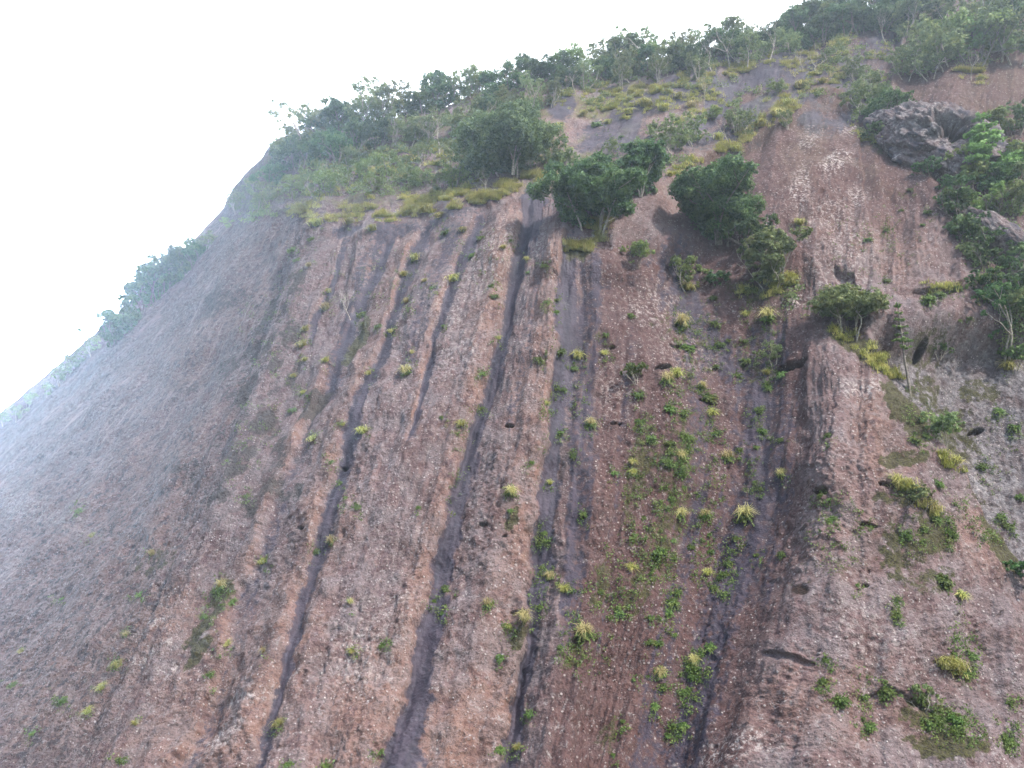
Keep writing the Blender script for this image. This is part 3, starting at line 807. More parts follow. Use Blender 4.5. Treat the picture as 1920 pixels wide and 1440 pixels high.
CREST = [(430,410),(480,345),(520,300),(560,275),(640,250),(720,232),(800,210),(900,178),(1010,150),(1100,135),(1190,118),(1300,100),(1400,85),(1520,60),(1600,35),(1700,10)]
cx_, cy_ = [c[0] for c in CREST], [c[1] for c in CREST]
x = 520
while x < 1700:
    ky = random.choices('dayb', (4.5, 4, 1.4, .9 if x > 900 else .3))[0]
    yb = np.interp(x, cx_, cy_) + random.uniform(0, 14)
    place_tree(ky, x, yb, random.uniform(48, 74) + (14 if 560 < x < 900 else 0), "on the skyline ridge", "trees along the skyline ridge", back=random.uniform(0, 3))
    x += random.uniform(20, 30)
SLOPE = "on slope below skyline"
SECOND = [(505,345,55,'d'),(528,325,65,'d'),(560,318,75,'d'),(592,308,80,'d'),(626,300,78,'d'),(662,290,78,'d'),(700,282,78,'d'),(735,270,70,'a'),(545,372,55,'y'),(582,360,65,'a'),(612,365,58,'y'),
 (603,335,50,'b'),(672,283,48,'b'),(766,272,70,'a'),(792,275,80,'a'),(824,285,85,'b'),(850,262,78,'a'),(886,250,82,'a'),(922,236,78,'d'),(960,222,70,'a'),(1000,208,70,'a'),(1035,196,55,'a'),
 (680,335,55,'y'),(720,340,70,'y'),(760,350,60,'a'),(792,352,50,'y'),(702,365,48,'y'),(842,302,45,'a'),(872,315,50,'a'),(835,345,60,'b'),(884,300,65,'b'),(852,350,60,'y'),(818,365,50,'a'),(906,366,50,'b'),(862,360,40,'b'),(918,258,44,'y'),
 (640,350,50,'y'),(480,395,40,'a'),(500,380,44,'a'),(740,318,50,'y'),(780,312,50,'a'),(655,315,55,'a'),
 (1080,178,55,'b'),(1062,168,55,'d'),(1100,165,60,'a'),(1142,150,60,'d'),(1182,152,68,'a'),(1216,140,60,'d'),(1252,140,70,'a'),(1292,136,72,'d'),(1332,138,75,'b'),(1366,128,76,'b'),(1378,118,70,'d'),(1402,128,72,'a'),(1442,116,75,'b'),(1482,108,66,'a'),(1160,165,55,'a'),(1230,155,55,'a'),(1310,150,55,'a'),
 (1520,95,60,'d'),(1546,80,68,'d'),(1582,68,66,'d'),(1612,60,62,'d')]
for (a, b_, h, k) in SECOND: place_tree(k, a, b_, h * .88, SLOPE, "trees on the slope below the skyline")
UPR = "at upper right above red slope"
for (a, b_, h, k) in [(1662,82,50,'b'),(1700,70,60,'a'),(1742,120,75,'a'),(1782,130,90,'a'),(1826,118,105,'y'),(1872,112,95,'a'),(1906,118,100,'a'),(1650,60,60,'d'),(1690,40,60,'d'),(1740,60,70,'d'),(1790,60,70,'a'),(1850,50,70,'a'),(1900,55,70,'d'),
  (1612,155,45,'a'),(1642,195,62,'a'),(1622,222,66,'a'),(1660,240,66,'d'),(1700,150,50,'a'),(1745,150,55,'a'),(1510,135,40,'b'),(1530,142,44,'b'),(1820,148,46,'b'),(1560,120,36,'a'),(1780,95,60,'y')]:
    place_tree(k, a, b_, h, UPR, "trees at the upper right")
MID = "among the upper rock slabs"
for (a, b_, h, k) in [(1272,292,72,'a'),(1300,270,55,'a'),(1402,258,52,'a'),(1380,250,40,'a'),(1150,300,44,'a'),(1366,268,46,'b'),(1322,192,40,'b'),(1228,262,30,'y'),(1460,175,30,'y'),(1190,500,55,'y'),(1448,690,46,'a'),(660,600,50,'b'),(1478,240,34,'a'),(1340,225,30,'y'),(1205,300,40,'a')]:
    place_tree(k, a, b_, h, MID, "small trees among the upper rock slabs")
for (a, b_, h, k) in [(462,368,40,'a'),(440,398,40,'a'),(418,420,26,'y'),(376,470,40,'a'),(352,492,52,'d'),(330,512,60,'d'),(306,535,66,'d'),(284,555,80,'d'),(262,575,84,'d'),(240,596,74,'d'),(222,612,56,'d'),(205,628,62,'d'),(188,642,52,'d'),(168,660,34,'a'),(146,680,34,'a'),(124,698,38,'a'),(102,716,34,'a'),(80,734,24,'a'),(50,758,24,'a'),(26,780,26,'a'),(8,794,22,'a')]:
    place_tree(k, a, b_, h, "on far left skyline", "trees on the far left skyline", back=0.0)

# two pale crags standing out of the face at the right, the upper one with a cave
def crag(name, label, px, py, radii, tilt, sink, seed, cave=None, back=0.0):
    nu_, nv_ = 300, 240
    th, ph = np.meshgrid(np.linspace(0, 2 * math.pi, nu_, endpoint=False), np.linspace(.02, math.pi - .02, nv_), indexing='ij')
    D = np.stack([np.sin(ph) * np.cos(th), np.sin(ph) * np.sin(th), np.cos(ph)], -1)
    Q = D * np.array(radii)
    k = 1 + .28 * fbm(Q[..., 0] * .35 + seed, Q[..., 1] * .35, Q[..., 2] * .28, 3) + .10 * fbm(Q[..., 0] * 1.5, Q[..., 1] * 1.5 + seed, Q[..., 2] * .9, 3) + .03 * fbm(Q[..., 0] * 5, Q[..., 1] * 5, Q[..., 2] * 3, 2)
    hl_ = np.zeros(k.shape)
    for (cx, cz, rx, rz, dep) in (cave or []):
        a = (Q[..., 0] - cx) / rx; b = (Q[..., 2] - cz) / rz
        rr = np.sqrt(a * a + b * b) + .8 * fbm(Q[..., 0] * .7, Q[..., 1] * .9, Q[..., 2] * .9 + 5, 3)
        m = (1 - sstep(.55, 1.2, rr)) * (D[..., 1] < .1)
        k = k * (1 - dep * m); hl_ = np.maximum(hl_, sstep(.35, .8, m) * sstep(.3, .5, dep))
    Q = Q * k[..., None]
    c, s_ = math.cos(tilt), math.sin(tilt)
    Q = np.stack([Q[..., 0] * c + Q[..., 2] * s_, Q[..., 1], -Q[..., 0] * s_ + Q[..., 2] * c], -1)
    c, s_ = math.cos(back), math.sin(back)
    Q = np.stack([Q[..., 0], Q[..., 1] * c + Q[..., 2] * s_, -Q[..., 1] * s_ + Q[..., 2] * c], -1)
    i_ = np.arange(nu_ * nv_).reshape(nu_, nv_); j_ = np.roll(i_, -1, axis=0)
    Fq = np.stack([i_[:, :-1], j_[:, :-1], j_[:, 1:], i_[:, 1:]], -1).reshape(-1, 4)
    me_ = raw_mesh(name, Q.reshape(-1, 3), Fq[:, ::-1], ROCK, True)
    gw = .35 + .6 * sstep(-.15, .25, fbm(Q[..., 0] * .3 + 3, Q[..., 1] * .3, Q[..., 2] * .3, 3))
    wn_ = sstep(-.1, .5, fbm(Q[..., 0] * .5, Q[..., 1] * .5, Q[..., 2] * .5 + 9, 3))
    for nm, arr in (("grey", gw), ("hole", hl_), ("white", wn_ * .9), ("orange", hl_ * .5), ("streak", .5 * sstep(0, .3, fbm(Q[..., 0] * .3 + 13, Q[..., 1] * .3, Q[..., 2] * .3, 3)))):
        a_ = me_.attributes.new(nm, 'FLOAT', 'POINT'); a_.data.foreach_set('value', arr.astype(np.float32).ravel())
    a_ = me_.attributes.new("flow", 'FLOAT_VECTOR', 'POINT'); a_.data.foreach_set('vector', (Q * np.array([1.6, 1.6, .3])).astype(np.float32).ravel())
    o = obj(name, me_); p, n, d = stand(px, py); o.location = p - n * sink
    tag(o, label, "rock"); return o
crag("rock_outcrop", "blue-grey rock outcrop with a dark brown cave mouth at upper right", 1770, 272, (6.0, 4.2, 8.6), -.45, .8, 3.0,
     [(-.9, -.9, 1.7, 2.7, .6), (-.2, -3.4, 1.2, 1.2, .45), (-.9, 3.0, 2.6, 1.0, -.16), (-3.2, 1.6, 1.0, 1.6, .22), (-.6, -5.2, 1.6, .8, -.08)], .5)
crag("rock_outcrop", "pale grey rock edge beside dark greenery at right picture edge", 1898, 455, (1.5, 1.9, 5.6), -.55, .7, 8.0, None, .3)

# the big bushes on the face : each its own build
def one_off(name, label, cat, px, py, H, W, seed, stems, nl, per, size, leaf, bark, group=None, lean=.15, **k):
    A, V, Fc = make_broad(seed, H, W, stems, nl, per, size, lean, **k)
    e = tree_thing(name, A.mesh("trunk", bark), raw_mesh("crown", V, Fc, leaf))
    p, n, d = stand(px, py); e.location = p - np.array([0, 0, .2])
    tag(e, label, cat, group); return e
one_off("evergreen_tree", "wide grey-green many-stemmed tree above a yellow grass ledge near the top", "tree", 955, 328, 7.8, 13.0, 101, 6, 34, 48, .13, L_MID, PALE, trunk_h=.4, crown_z=.46)
one_off("evergreen_tree", "rounded grey-green tree at right side of the wide many-stemmed tree", "tree", 1045, 318, 4.2, 5.0, 102, 3, 12, 34, .16, L_GREY, BARK)
one_off("evergreen_bush", "largest dark green bush hanging over the rim, with pale stalks beneath", "bush", 1112, 440, 8.6, 9.0, 103, 6, 34, 90, .13, L_DARK, PALE, lean=.25, crown_z=.5)
one_off("evergreen_bush", "dark green bush leaning right behind the largest dark bush", "bush", 1195, 362, 5.6, 7.6, 104, 4, 22, 50, .16, L_DARK, PALE, lean=.15, crown_z=.5)
one_off("evergreen_bush", "tall rounded dark green bush at the head of the big gully", "bush", 1350, 455, 8.8, 9.6, 105, 5, 36, 84, .13, L_DARK, BARK, lean=.2, crown_z=.48)
one_off("evergreen_bush", "lighter green bush below right of the tall rounded bush", "bush", 1440, 545, 6.6, 5.8, 106, 4, 22, 44, .15, L_GREY, PALE, lean=.2, crown_z=.5)
one_off("leafy_bush", "small yellow-green bush below left of the tall rounded bush", "bush", 1287, 545, 4.4, 3.8, 107, 3, 14, 46, .13, L_LIGHT, PALE, lean=.2, crown_z=.5)
one_off("evergreen_bush", "green bush bridging the tall rounded bush and the lighter bush below", "bush", 1412, 478, 4.6, 5.0, 118, 4, 18, 50, .13, L_DARK, BARK, lean=.2, crown_z=.48)
one_off("leafy_bush", "low dark shrub between two bushes in the gully head", "bush", 1345, 535, 1.7, 3.4, 108, 4, 12, 46, .13, L_DARK, BARK, lean=.2, crown_z=.45)
one_off("umbrella_tree", "spreading flat-topped tree with pale forked trunk on top of buttress", "tree", 1592, 635, 4.4, 7.4, 109, 5, 30, 34, .12, L_GREY, PALE, trunk_h=.5, flat=.35, crown_z=.68)
one_off("leafy_bush", "dense dark shrub with roots in the dark hole on right wall", "shrub", 1758, 665, 1.5, 1.9, 110, 3, 10, 50, .11, L_DARK, PALE)
one_off("leafy_bush", "airy grey-green shrub at right edge of the buttress", "shrub", 1770, 828, 2.6, 4.0, 111, 4, 14, 30, .11, L_GREY, PALE)
one_off("leafy_bush", "dull grey shrub in mossy hollow on right side of buttress", "shrub", 1722, 955, 2.0, 2.8, 112, 4, 12, 26, .10, L_GREY, BARK)
one_off("leafy_bush", "thin grey shrub above a mossy patch at lower right", "shrub", 1728, 1318, 1.6, 1.6, 113, 3, 9, 24, .09, L_GREY, PALE)
one_off("leafy_bush", "dark shrub at right edge of the picture, low on the wall", "shrub", 1912, 1095, 2.4, 2.6, 114, 3, 12, 46, .12, L_DARK, BARK)
one_off("leafy_bush", "green shrub beside a dark slit left of the gully", "shrub", 1193, 715, 2.0, 2.1, 115, 3, 12, 46, .11, L_FERN, PALE)
one_off("evergreen_bush", "green bushy tree at right edge beside grey wall", "bush", 1892, 670, 7.6, 5.0, 116, 4, 26, 46, .14, L_DARK, PALE, lean=.1)
one_off("evergreen_bush", "dark bush below the bushy tree at the right edge", "bush", 1900, 690, 2.4, 2.8, 117, 3, 12, 46, .13, L_FERN, BARK)
for i, (px, py, H, W, lf) in enumerate([(1800,330,3.4,4.4,L_LIGHT),(1900,330,4.4,5.0,L_LIGHT),(1790,400,4.2,4.0,L_DARK),(1850,420,4.6,4.4,L_LIGHT),(1915,370,4.0,4.0,L_GREY),(1848,500,3.6,3.2,L_DARK),(1900,560,4.2,4.0,L_DARK),(1915,610,4.6,4.4,L_GREY),(1870,650,3.0,3.0,L_DARK),(1745,330,2.6,2.8,L_DARK),(1715,300,2.4,2.6,L_DARK),(1690,210,3.0,3.4,L_DARK),(1655,205,3.4,4.0,L_GREY),(1860,260,4.4,4.6,L_LIGHT),(1905,250,4.6,4.6,L_MID),(1830,355,3.6,4.2,L_LIGHT),(1880,330,4.2,4.6,L_MID),(1815,460,3.8,3.8,L_MID),(1800,300,2.6,3.0,L_MID),(1905,520,3.6,3.8,L_MID),(1860,560,3.4,3.4,L_DARK),(1835,300,3.6,3.8,L_MID)]):
    o = one_off("evergreen_bush", None, "bush", px, py, H, W, 160 + i, 4, 14, 44, .14, lf, BARK, "bushes down the right edge", crown_z=.48)
    later(o, {id(L_LIGHT): "light green", id(L_DARK): "dark green", id(L_GREY): "grey-green", id(L_MID): "mid green"}[id(lf)] + " bush in the greenery down the right edge", py, TOPDOWN)
for i, (px, py, H, W, lf, lab) in enumerate([(1812,420,4.8,4.4,L_DARK,"dark green bush in the cleft left of the pale crag edge, topmost"),(1835,470,4.2,3.8,L_DARK,"dark green bush in the cleft left of the pale crag edge, lowest"),
    (1905,400,3.8,4.0,L_LIGHT,"light green bush on the pale crag at right edge"),(1780,365,2.6,2.6,L_DARK,"small dark bush under the cave's left lip"),(1640,262,2.6,3.2,L_DARK,"low dark bush left of the cave crag, upper"),
    (1670,275,2.0,2.8,L_YG,"low yellow-green bush left of the cave crag, lower"),(1870,370,4.4,4.2,L_DARK,"dark bush at foot of the bright green pine")]):
    one_off("evergreen_bush", lab, "bush", px, py, H, W, 130 + i, 4, 14, 48, .14, lf, BARK, crown_z=.5)
def pine(label, px, py, H, W, seed, tiers, per, size, bare, bark=BARK):
    A, V, Fc = make_pine(seed, H, W, tiers, per, size, bare)
    e = tree_thing("pine_tree", A.mesh("trunk", bark), raw_mesh("crown", V, Fc, L_PINE))
    p, n, d = stand(px, py); e.location = p - np.array([0, 0, .2]); tag(e, label, "pine", "pine trees on the face"); return e
pine("bright green pine tree with layered branches right of the cave", 1862, 355, 9.2, 7.0, 201, 8, 60, .13, .18)
pine("thin tall pine with bare lower trunk right of the umbrella tree", 1703, 735, 8.0, 1.7, 202, 7, 60, .10, .45, BARK)
pine("small bright pine below the upper right skyline trees", 1832, 112, 7.0, 4.0, 203, 7, 40, .14, .2)

# ------------------------------------------------------------------ tufts on the face, one object each
FERN = [fern_mesh("fern_tuft", 300 + i, L_FERN) for i in range(4)]
GRASS = [grass_mesh("grass_tuft", 320 + i, L_YG) for i in range(3)]
STRAW = [grass_mesh("grass_tuft", 330 + i, L_STRAW, 110, .9) for i in range(3)]

def gx(L, y): return np.interp(y, [p[1] for p in L], [p[0] for p in L])
gA, gB, gC, gD = GROOVES[6][0], GROOVES[7][0], GROOVES[8][0], GROOVES[12][0]
gE = [(1262,440),(1300,560),(1372,650),(1425,730),(1425,830),(1410,900),(1390,985),(1362,1070),(1342,1150),(1322,1230),(1300,1320),(1265,1440)]
gG = [(1600,600),(1690,720),(1742,800),(1800,885),(1850,965),(1915,1045),(2100,1440)]
def zone(x, y):
    if x > 1480 and y < 560: return "on red slope at upper right"
    if y < 425 and x < 1060: return "on slope just under the trees"
    if y < 425: return "on the upper rock slabs"
    a, b, c, d, e, g = (gx(q, y) for q in (gA, gB, gC, gD, gE, gG))
    if x > g: return "on grey wall at far right"
    if x > e + 60: return "on big buttress right of gully"
    if x > e - 45: return "in the big shaded gully"
    if x > a + 110: return "on mossy slope left of gully"
    if x > a + 24: return "on grey rock right of streaks"
    if x > a - 22: return "in the right long dark streak"
    if x > b + 20: return "on rib between long dark streaks"
    if x > b - 20: return "in the left long dark streak"
    if x > c: return "on broad rib left of streaks"
    if x > d: return "on narrow rib at left centre"
    if x > d - 170: return "on dark mossy slope at left"
    return "on hazy grey slope at far left"

TUFTS = """558,487,22,g 580,496,20,y 543,467,30,g 583,450,22,g 595,420,36,y 655,419,26,y 697,431,28,y 800,397,36,y 825,406,24,y 834,436,30,g 867,432,20,m 885,477,22,g 900,447,22,g 960,452,16,g 943,466,18,m 777,485,24,y 755,514,20,m 797,528,16,y 808,541,16,g 853,524,26,m 923,536,20,g 930,557,24,m 1024,500,28,g 988,489,18,y 990,511,16,g
617,548,16,y 613,580,28,y 575,620,22,y 570,647,28,y 572,678,16,m 612,678,20,m 552,706,18,y 550,768,28,g 568,738,18,y 677,593,34,g 710,614,22,m 735,622,20,m 763,567,20,y 1027,566,20,g 1047,563,16,g 1045,587,22,g 688,702,16,y 763,700,40,M 774,662,16,y 831,612,14,m 904,701,22,g 936,637,14,y 1007,673,30,g 1049,660,36,g 1083,672,32,m 1077,691,24,g 1135,628,22,g 1045,728,16,g 1058,733,14,g 905,764,16,g 1029,759,14,y 1052,812,18,g 1110,796,30,M 1075,858,20,g 641,800,16,y 678,811,28,m 589,823,22,y 625,866,14,g 828,784,14,g 862,796,24,m 640,906,16,g 647,933,18,g 670,953,22,g 785,952,14,g 958,928,34,M 958,960,22,m 995,868,18,g 1020,1000,20,g 1012,1020,14,g 1095,968,22,g 1030,906,16,y
1135,662,20,m 1183,594,22,g 1280,612,40,M 1292,656,38,g 1340,608,24,g 1347,646,28,g 1367,641,16,g 1397,640,18,g 1397,592,20,m 1440,600,44,M 1195,742,40,g 1252,713,38,M 1267,705,28,m 1313,726,26,M 1330,748,42,g 1397,678,30,g 1345,687,18,g 1385,704,22,g 1465,702,30,g 1440,727,24,g 1255,770,36,g 1280,778,22,g 1335,778,26,m 1422,771,26,g 1428,812,28,g 1418,841,20,g 1465,826,20,m 1198,792,28,g 1218,823,30,g 1337,813,26,g 1292,822,28,g 1257,834,24,g 1387,843,24,m 1362,861,36,M 1250,863,30,g 1278,860,34,M 1185,870,18,m 1185,887,20,y 1152,888,24,g 1258,936,26,g 1283,913,22,g 1275,969,34,M 1325,969,24,M 1207,972,18,g 1187,1006,18,g 1236,1038,40,G 1297,1028,22,g 1332,1003,20,g 1395,972,48,M 1415,1043,16,g 1465,892,26,M 1422,916,18,g 1412,902,14,g 1552,818,20,g 1540,932,18,g 1555,936,16,g 1560,976,28,g 1260,1015,16,g 1380,1013,18,g
1183,1067,24,m 1333,1035,22,g 1265,1050,14,g 1220,1076,14,g 1365,1060,26,g 1360,1080,24,g 1326,1074,20,m 1338,1103,22,g 1466,1041,26,g 1270,1112,30,g 1262,1132,32,g 1254,1150,26,g 1160,1148,26,g 1125,1110,24,g 1222,1157,20,g 1235,1207,26,g 1218,1204,22,g 1266,1190,14,g 1334,1215,32,g 1300,1241,34,M 1300,1270,28,g 1286,1296,26,g 1238,1266,34,M 1245,1290,22,g 1190,1276,14,g 1227,1326,24,g 1167,1353,14,g 1260,1366,26,g 1279,1362,24,g 1253,1382,16,g 1150,1416,16,g 1550,1240,22,g 1547,1278,26,g 1577,1316,38,G 1618,1304,22,g 1665,1300,30,g 1631,1366,28,g 1617,1349,14,g 1607,1096,16,g 1630,984,24,g 1703,1007,16,g 1680,1125,14,g 1682,1156,22,g
1768,1094,46,G 1805,1122,24,m 1820,1230,32,g 1812,1265,26,g 1725,1312,28,g 1760,1350,34,g 1792,1352,36,G 1778,1245,30,y 1890,1388,40,g 1895,1318,18,g 1717,828,28,g 1738,822,22,g 1905,804,30,g 1870,771,26,g 1840,880,26,g 1790,868,26,y 1875,972,26,g 1893,990,30,g 1785,1004,20,g 1706,1006,16,g 1680,906,34,y 1762,910,28,g 1742,952,30,y 1755,975,24,g 1910,936,26,g 1815,600,18,g 1800,600,14,g
220,1246,22,y 190,1287,22,y 118,1313,26,g 160,1332,22,y 62,1376,16,g 40,1224,16,y 30,1286,22,g 256,1358,14,y 401,1273,20,g 421,1211,18,y 381,1156,20,g 414,1100,34,M 432,1128,24,g 242,1190,16,y 260,1115,20,g 283,1038,20,y 112,1120,14,g 148,955,26,g 172,1006,14,y 492,1055,20,y 495,1220,16,y 523,1361,22,y 228,1426,20,g 540,1433,18,g 461,931,20,g 622,1014,28,M 588,1036,26,g 658,1130,16,y 717,1210,18,g 660,1222,14,y 836,1106,26,g 813,1126,16,g 828,1148,16,g 916,1135,28,M 985,1160,36,S 955,1176,14,y 940,1234,24,g 1095,1188,44,M 1050,1216,20,g 1033,1084,28,M 1058,1109,22,m 1020,1062,16,g 1015,1140,22,g 992,1341,26,g 935,1406,24,g 968,1402,18,m 710,1411,20,g 610,1436,22,g
1663,526,22,g 1627,452,20,g 1705,356,16,g 1740,399,22,g 1690,396,12,g 1662,430,14,g 1730,421,14,g 1500,422,26,y 1740,565,42,G 1790,542,36,G 1765,548,30,g 1890,692,36,y 1440,700,20,y 1475,530,34,y 1410,545,34,m 1290,540,32,m 1340,560,30,g
1050,240,26,y 1120,232,32,m 1140,228,24,m 1165,255,18,g 1095,215,24,y 1180,210,28,y 1210,195,30,y 1245,205,34,y 1270,185,30,y 1300,200,34,y 1320,170,24,y 1340,205,24,y 1380,280,30,y 1430,235,30,y 1455,215,34,y 1475,195,28,m 1500,160,30,y 1540,150,24,y 1580,80,24,m 1225,240,26,g 1255,330,20,y 1350,262,26,y""".split()
tcopy = {}
SZ = {'g': "green fern tuft", 'G': "rounded bright green tuft", 'y': "yellow-green grass tuft", 'm': "mixed green and yellow tuft", 'M': "fern tuft with dry yellow top", 'S': "fringe of pale drooping grass"}
GRP = {'g': "fern tufts on the rock face", 'G': "fern tufts on the rock face", 'y': "grass tufts on the rock face", 'm': "grass tufts on the rock face", 'M': "fern tufts with dry tops", 'S': None}
for q in TUFTS:
    a, b_, s, k = q.split(','); a, b_, s = float(a), float(b_), float(s)
    p, n, d = stand(a, b_)
    w = metres(s, d) / 1.2 * random.uniform(.9, 1.1)
    ax = Vector(n * .75 + np.array([0, 0, .6])).normalized()
    rot = (ax.to_track_quat('Z', 'Y') @ Matrix.Rotation(random.uniform(0, 6.28), 3, 'Z').to_quaternion()).to_euler()
    if k == 'M':
        if 'M' not in tcopy:
            e = bpy.data.objects.new("fern_tuft", None); COL.objects.link(e)
            obj("fronds", FERN[0], e); g = obj("dry_blades", STRAW[0], e); g.location = (0, .06, .12); g.scale = (.85, .85, .85)
            tcopy['M'] = e; o = e
        else: o = dup(tcopy['M'])
    else:
        me_ = random.choice({'g': FERN, 'G': FERN, 'y': GRASS + STRAW[:1], 'm': GRASS + FERN[:1], 'S': STRAW}[k])
        nm = "fern_tuft" if k in 'gG' else "grass_tuft"
        o = obj(nm, me_)
    o.location = p + n * .02; o.rotation_euler = rot
    o.scale = (w * random.uniform(.85, 1.15), w * random.uniform(.85, 1.15), w * random.uniform(.8, 1.15) * (1.3 if k == 'G' else 1))
    tag(o, None, "fern" if k in 'gGM' else "grass", GRP[k])
    sz = "" if k in 'GSM' else ("large " if s >= 30 else "small " if s < 19 else "")
    later(o, sz + SZ[k] + " " + zone(a, b_), b_, TOPDOWN)
settle_labels()

# ------------------------------------------------------------------ ledge grass and undergrowth (uncountable)
def scatter(areas, per_px):
    pts = []
    for (ax_, ay, rx, ry, ro, dn) in areas:
        n = int(rx * ry * per_px * dn); c, s = math.cos(ro), math.sin(ro)
        for i in range(n):
            th = random.uniform(0, 6.28); q = math.sqrt(random.random())
            u = q * math.cos(th) * rx; v = q * math.sin(th) * ry
            pts.append((ax_ + u * c - v * s, ay + u * s + v * c))
    A_ = np.array(pts); k_ = perlin(A_[:, 0] / 26, A_[:, 1] / 13, A_[:, 0] * 0 + 9.3) > .06
    pts = [p for p, q in zip(pts, k_) if q]
    return pts
sub = np.arange(0, len(_qx))
# quick lookup grid for many points
_cell = {}
vis = (_qx > -20) & (_qx < 1940) & (_qy > -40) & (_qy < 1460)
for i in np.nonzero(vis)[0]:
    kk = (int(_qx[i]) // 8, int(_qy[i]) // 8)
    j = _cell.get(kk)
    if j is None or _qd[i] < _qd[j]: _cell[kk] = i
def quick(px, py):
    for rr in range(0, 4):
        for dx in range(-rr, rr + 1):
            for dy in range(-rr, rr + 1):
                j = _cell.get((int(px) // 8 + dx, int(py) // 8 + dy))
                if j is not None: return _qp[j], _qn[j], _qd[j]
    return None
GRASS_AREAS = [(985,335,60,9,-.05,1.4),(925,360,50,12,-.35,1.2),(880,372,60,12,-.3,1),(800,385,60,12,-.2,1),(720,390,70,14,-.1,1),(660,380,50,14,.1,.9),(600,400,50,14,.1,.7),(560,390,40,14,0,.6),(700,405,60,8,0,.6),
 (1095,455,38,14,-.3,1.4),(1110,430,40,14,-.5,.9),(1290,150,150,12,-.22,1.),(1180,175,70,10,-.2,.8),(1420,120,60,9,-.3,.8),(1240,190,110,22,-.1,.5),(1320,205,60,16,-.4,.5),(1420,240,40,10,-.5,1.1),(1380,275,36,10,-.2,1),(1460,205,40,26,-.3,.7),
 (1530,150,60,22,-.3,.5),(1500,110,40,20,-.4,.4),(1830,140,40,14,0,1.2),(1470,525,24,12,0,1.2),(1430,545,50,12,0,.6),(1610,645,60,12,.5,.8),(1660,690,36,10,.6,.6),(1760,545,50,10,-.2,.6),(1785,865,26,14,.7,.8),(1740,955,18,10,.3,1),(1690,910,30,10,.2,.6),
 (1785,1250,22,10,.7,.8),(860,250,120,20,-.2,.4),(600,330,40,40,0,.5),(760,300,90,24,-.1,.5),(1100,170,70,14,-.1,.6),(1850,530,20,40,0,.2),(1290,310,40,6,-.5,1),(1040,180,60,14,-.1,.7),(1640,240,36,30,0,.5),(1560,90,60,20,-.2,.4),(1690,100,60,20,0,.4),(970,240,40,14,0,.6),(620,345,40,14,.2,1),(690,318,60,10,0,.9),(770,325,60,10,0,.9),(850,330,50,10,-.1,1),(800,368,70,10,-.1,1),(905,345,40,10,-.2,1.1),(1130,200,60,8,-.1,.8),(1210,215,60,8,-.2,.8)]
def ground_cover(name, areas, per, mat, L, w, leafy=False):
    r = np.random.default_rng(5); VV_ = []; FF_ = []; nn = 0
    for (a, b_) in scatter(areas, per):
        q = quick(a, b_)
        if q is None: continue
        p, n, d = q
        if leafy:
            C = r.normal(size=(16, 3)) * np.array([.28, .28, .2]) + np.array([0, 0, .25])
            V, Fq = leaf_quads(r, C, L, None)
        else: V, Fq = blades(r, 9, .12, L * r.uniform(.45, 1.3), w, .7)
        VV_.append(V + p + r.normal(size=3) * np.array([.15, .15, .03])); FF_.append(Fq + nn); nn += len(V)
    o = obj(name, raw_mesh(name, np.concatenate(VV_), np.concatenate(FF_), mat)); return o
tag(ground_cover("ledge_grass", GRASS_AREAS, 1.1, L_YG, .62, .02), "yellow-green grass growing along the ledges and rim of the cliff", "grass", kind='stuff')
tag(ground_cover("dry_ledge_grass", GRASS_AREAS[:3] + GRASS_AREAS[9:12] + GRASS_AREAS[3:8] + GRASS_AREAS[16:22] + GRASS_AREAS[28:31], .8, L_STRAW, .75, .02), "straw-coloured dry grass mixed along the sunny ledges", "grass", kind='stuff')
MOSSY = [(1195,960,30,200,.1,1),(1255,950,30,220,.1,1.2),(1290,780,40,120,.05,1.2),(1330,950,26,160,.15,.8),(1410,830,24,90,.1,1),(1365,1070,22,60,.2,1.2),(1300,1270,30,70,.2,1.2),(1130,1150,30,130,.1,.7),(1080,750,20,120,.05,.6),(1080,1180,30,100,.1,.6),(1720,770,30,80,-.4,1),(1740,1000,50,60,0,1),(1830,980,20,70,-.7,1.2),(1790,1360,60,40,.3,1.2),
 (1880,1380,40,30,.3,1),(1810,1220,30,60,0,.7),(1440,600,40,60,.1,.8),(1300,610,50,50,0,1),(500,600,50,90,.3,.5),(480,800,40,120,.4,.4),(400,1130,22,60,.3,.8),(1025,700,14,160,.05,.5),(1010,1080,14,120,.1,.6),(860,880,14,120,.2,.4),(1560,1000,60,80,0,.3),(1600,1300,80,40,.1,.4),(1870,840,40,90,0,.4),(900,480,60,60,.2,.4),(700,520,90,70,.2,.4),(1640,450,90,80,0,.25)]
def moss_specks(name, areas, per, mat):
    r = np.random.default_rng(6); VV_ = []; FF_ = []; nn = 0
    for (a, b_) in scatter(areas, per):
        q = quick(a, b_)
        if q is None: continue
        p, n, d = q; sc = r.lognormal(-.2, .5)
        C = r.normal(size=(10, 3)) * .09 * sc
        V, Fq = leaf_quads(r, C, .055 * min(sc, 1.5), np.repeat(n[None], 10, 0) * .5)
        VV_.append(V + p + r.normal(size=3) * .08 + n * .05); FF_.append(Fq + nn); nn += len(V)
    return obj(name, raw_mesh(name, np.concatenate(VV_), np.concatenate(FF_), mat))
for q in TUFTS:
    a, b_ = q.split(',')[:2]; MOSSY.append((float(a), float(b_) + 4, 16, 18, 0, .9))
tag(moss_specks("moss", MOSSY, .2, L_FERN), "tiny moss and seedling specks strewn down the rock in vertical strips", "moss", kind='stuff')
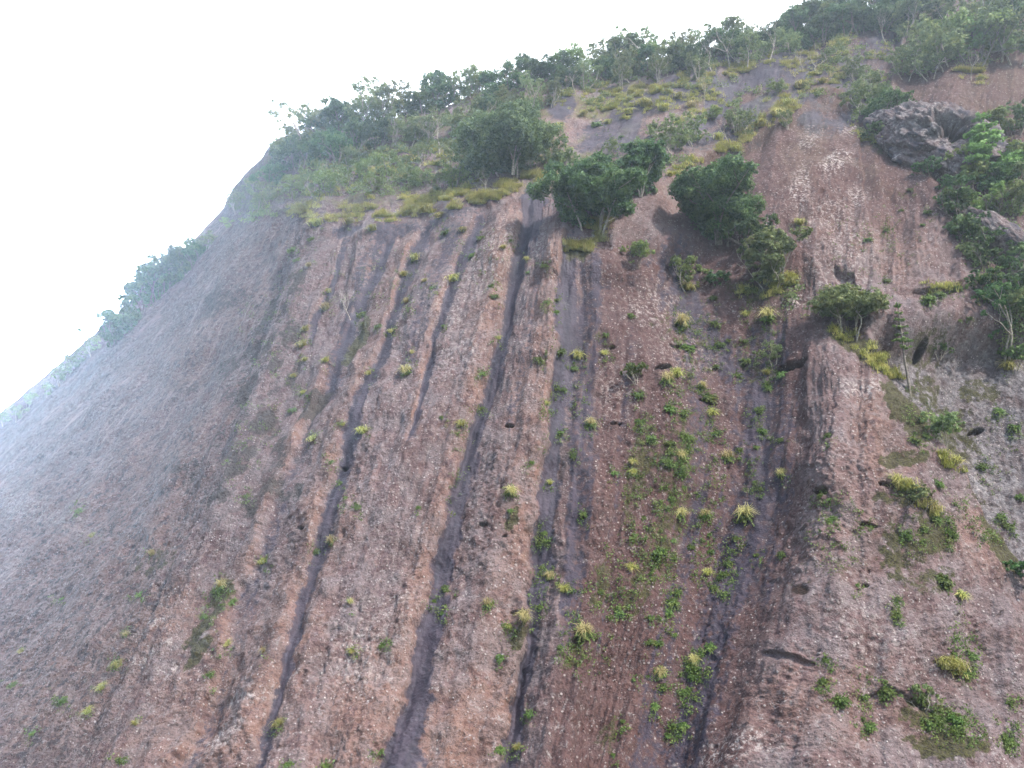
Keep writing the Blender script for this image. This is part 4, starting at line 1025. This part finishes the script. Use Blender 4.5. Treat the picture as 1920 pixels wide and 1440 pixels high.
UNDER = [(600,300,80,34,-.2,1),(720,275,90,30,-.2,1),(840,245,90,28,-.25,1),(950,205,80,24,-.25,1),(560,330,60,36,.4,1),(700,345,120,22,-.05,.8),(860,320,70,24,-.1,.8),(1080,160,70,14,-.15,.9),(1200,130,90,16,-.15,1),(1320,110,90,16,-.15,1),(1440,90,80,14,-.2,1),(1560,60,70,20,-.3,1),
 (1640,215,40,50,0,.9),(1720,90,80,40,0,.6),(1850,80,80,50,0,.8),(1830,440,34,70,-.3,1),(500,385,40,30,-.6,.8),(1640,130,40,20,0,.4),(1130,190,60,16,-.1,.4),(1300,165,90,12,-.2,.6),(1420,190,60,30,-.4,.35),(1250,290,60,30,-.3,.5),(1540,160,50,30,-.2,.4),(1600,100,40,30,0,.6),(470,405,30,16,-.8,.5),(1890,400,30,50,0,.8),(1490,560,14,36,-.3,.8),(1900,600,24,80,0,.5)]
tag(ground_cover("undergrowth", UNDER, .42, L_GREY, .13, .02, True), "low leafy undergrowth filling the slope between the trees", "undergrowth", kind='stuff')


# ------------------------------------------------------------------ haze
if HAZE_DENSITY > 0:
    hx = R + 20; top = float(P[..., 2].max()) + 25
    hv = [(-hx, -hx, -1), (hx, -hx, -1), (hx, hx, -1), (-hx, hx, -1), (-hx, -hx, top), (hx, -hx, top), (hx, hx, top), (-hx, hx, top)]
    hf = [(0, 3, 2, 1), (4, 5, 6, 7), (0, 1, 5, 4), (1, 2, 6, 5), (2, 3, 7, 6), (3, 0, 4, 7)]
    hm = bpy.data.materials.new("haze"); hm.use_nodes = True
    ht = hm.node_tree; ht.nodes.clear()
    ho = ht.nodes.new("ShaderNodeOutputMaterial"); pv = ht.nodes.new("ShaderNodeVolumePrincipled")
    pv.inputs['Color'].default_value = (.74, .86, 1, 1); pv.inputs['Density'].default_value = HAZE_DENSITY
    pv.inputs['Anisotropy'].default_value = 0.72
    ht.links.new(pv.outputs[0], ho.inputs['Volume'])
    tag(obj("haze", raw_mesh("haze", hv, hf, hm)), kind='stuff')
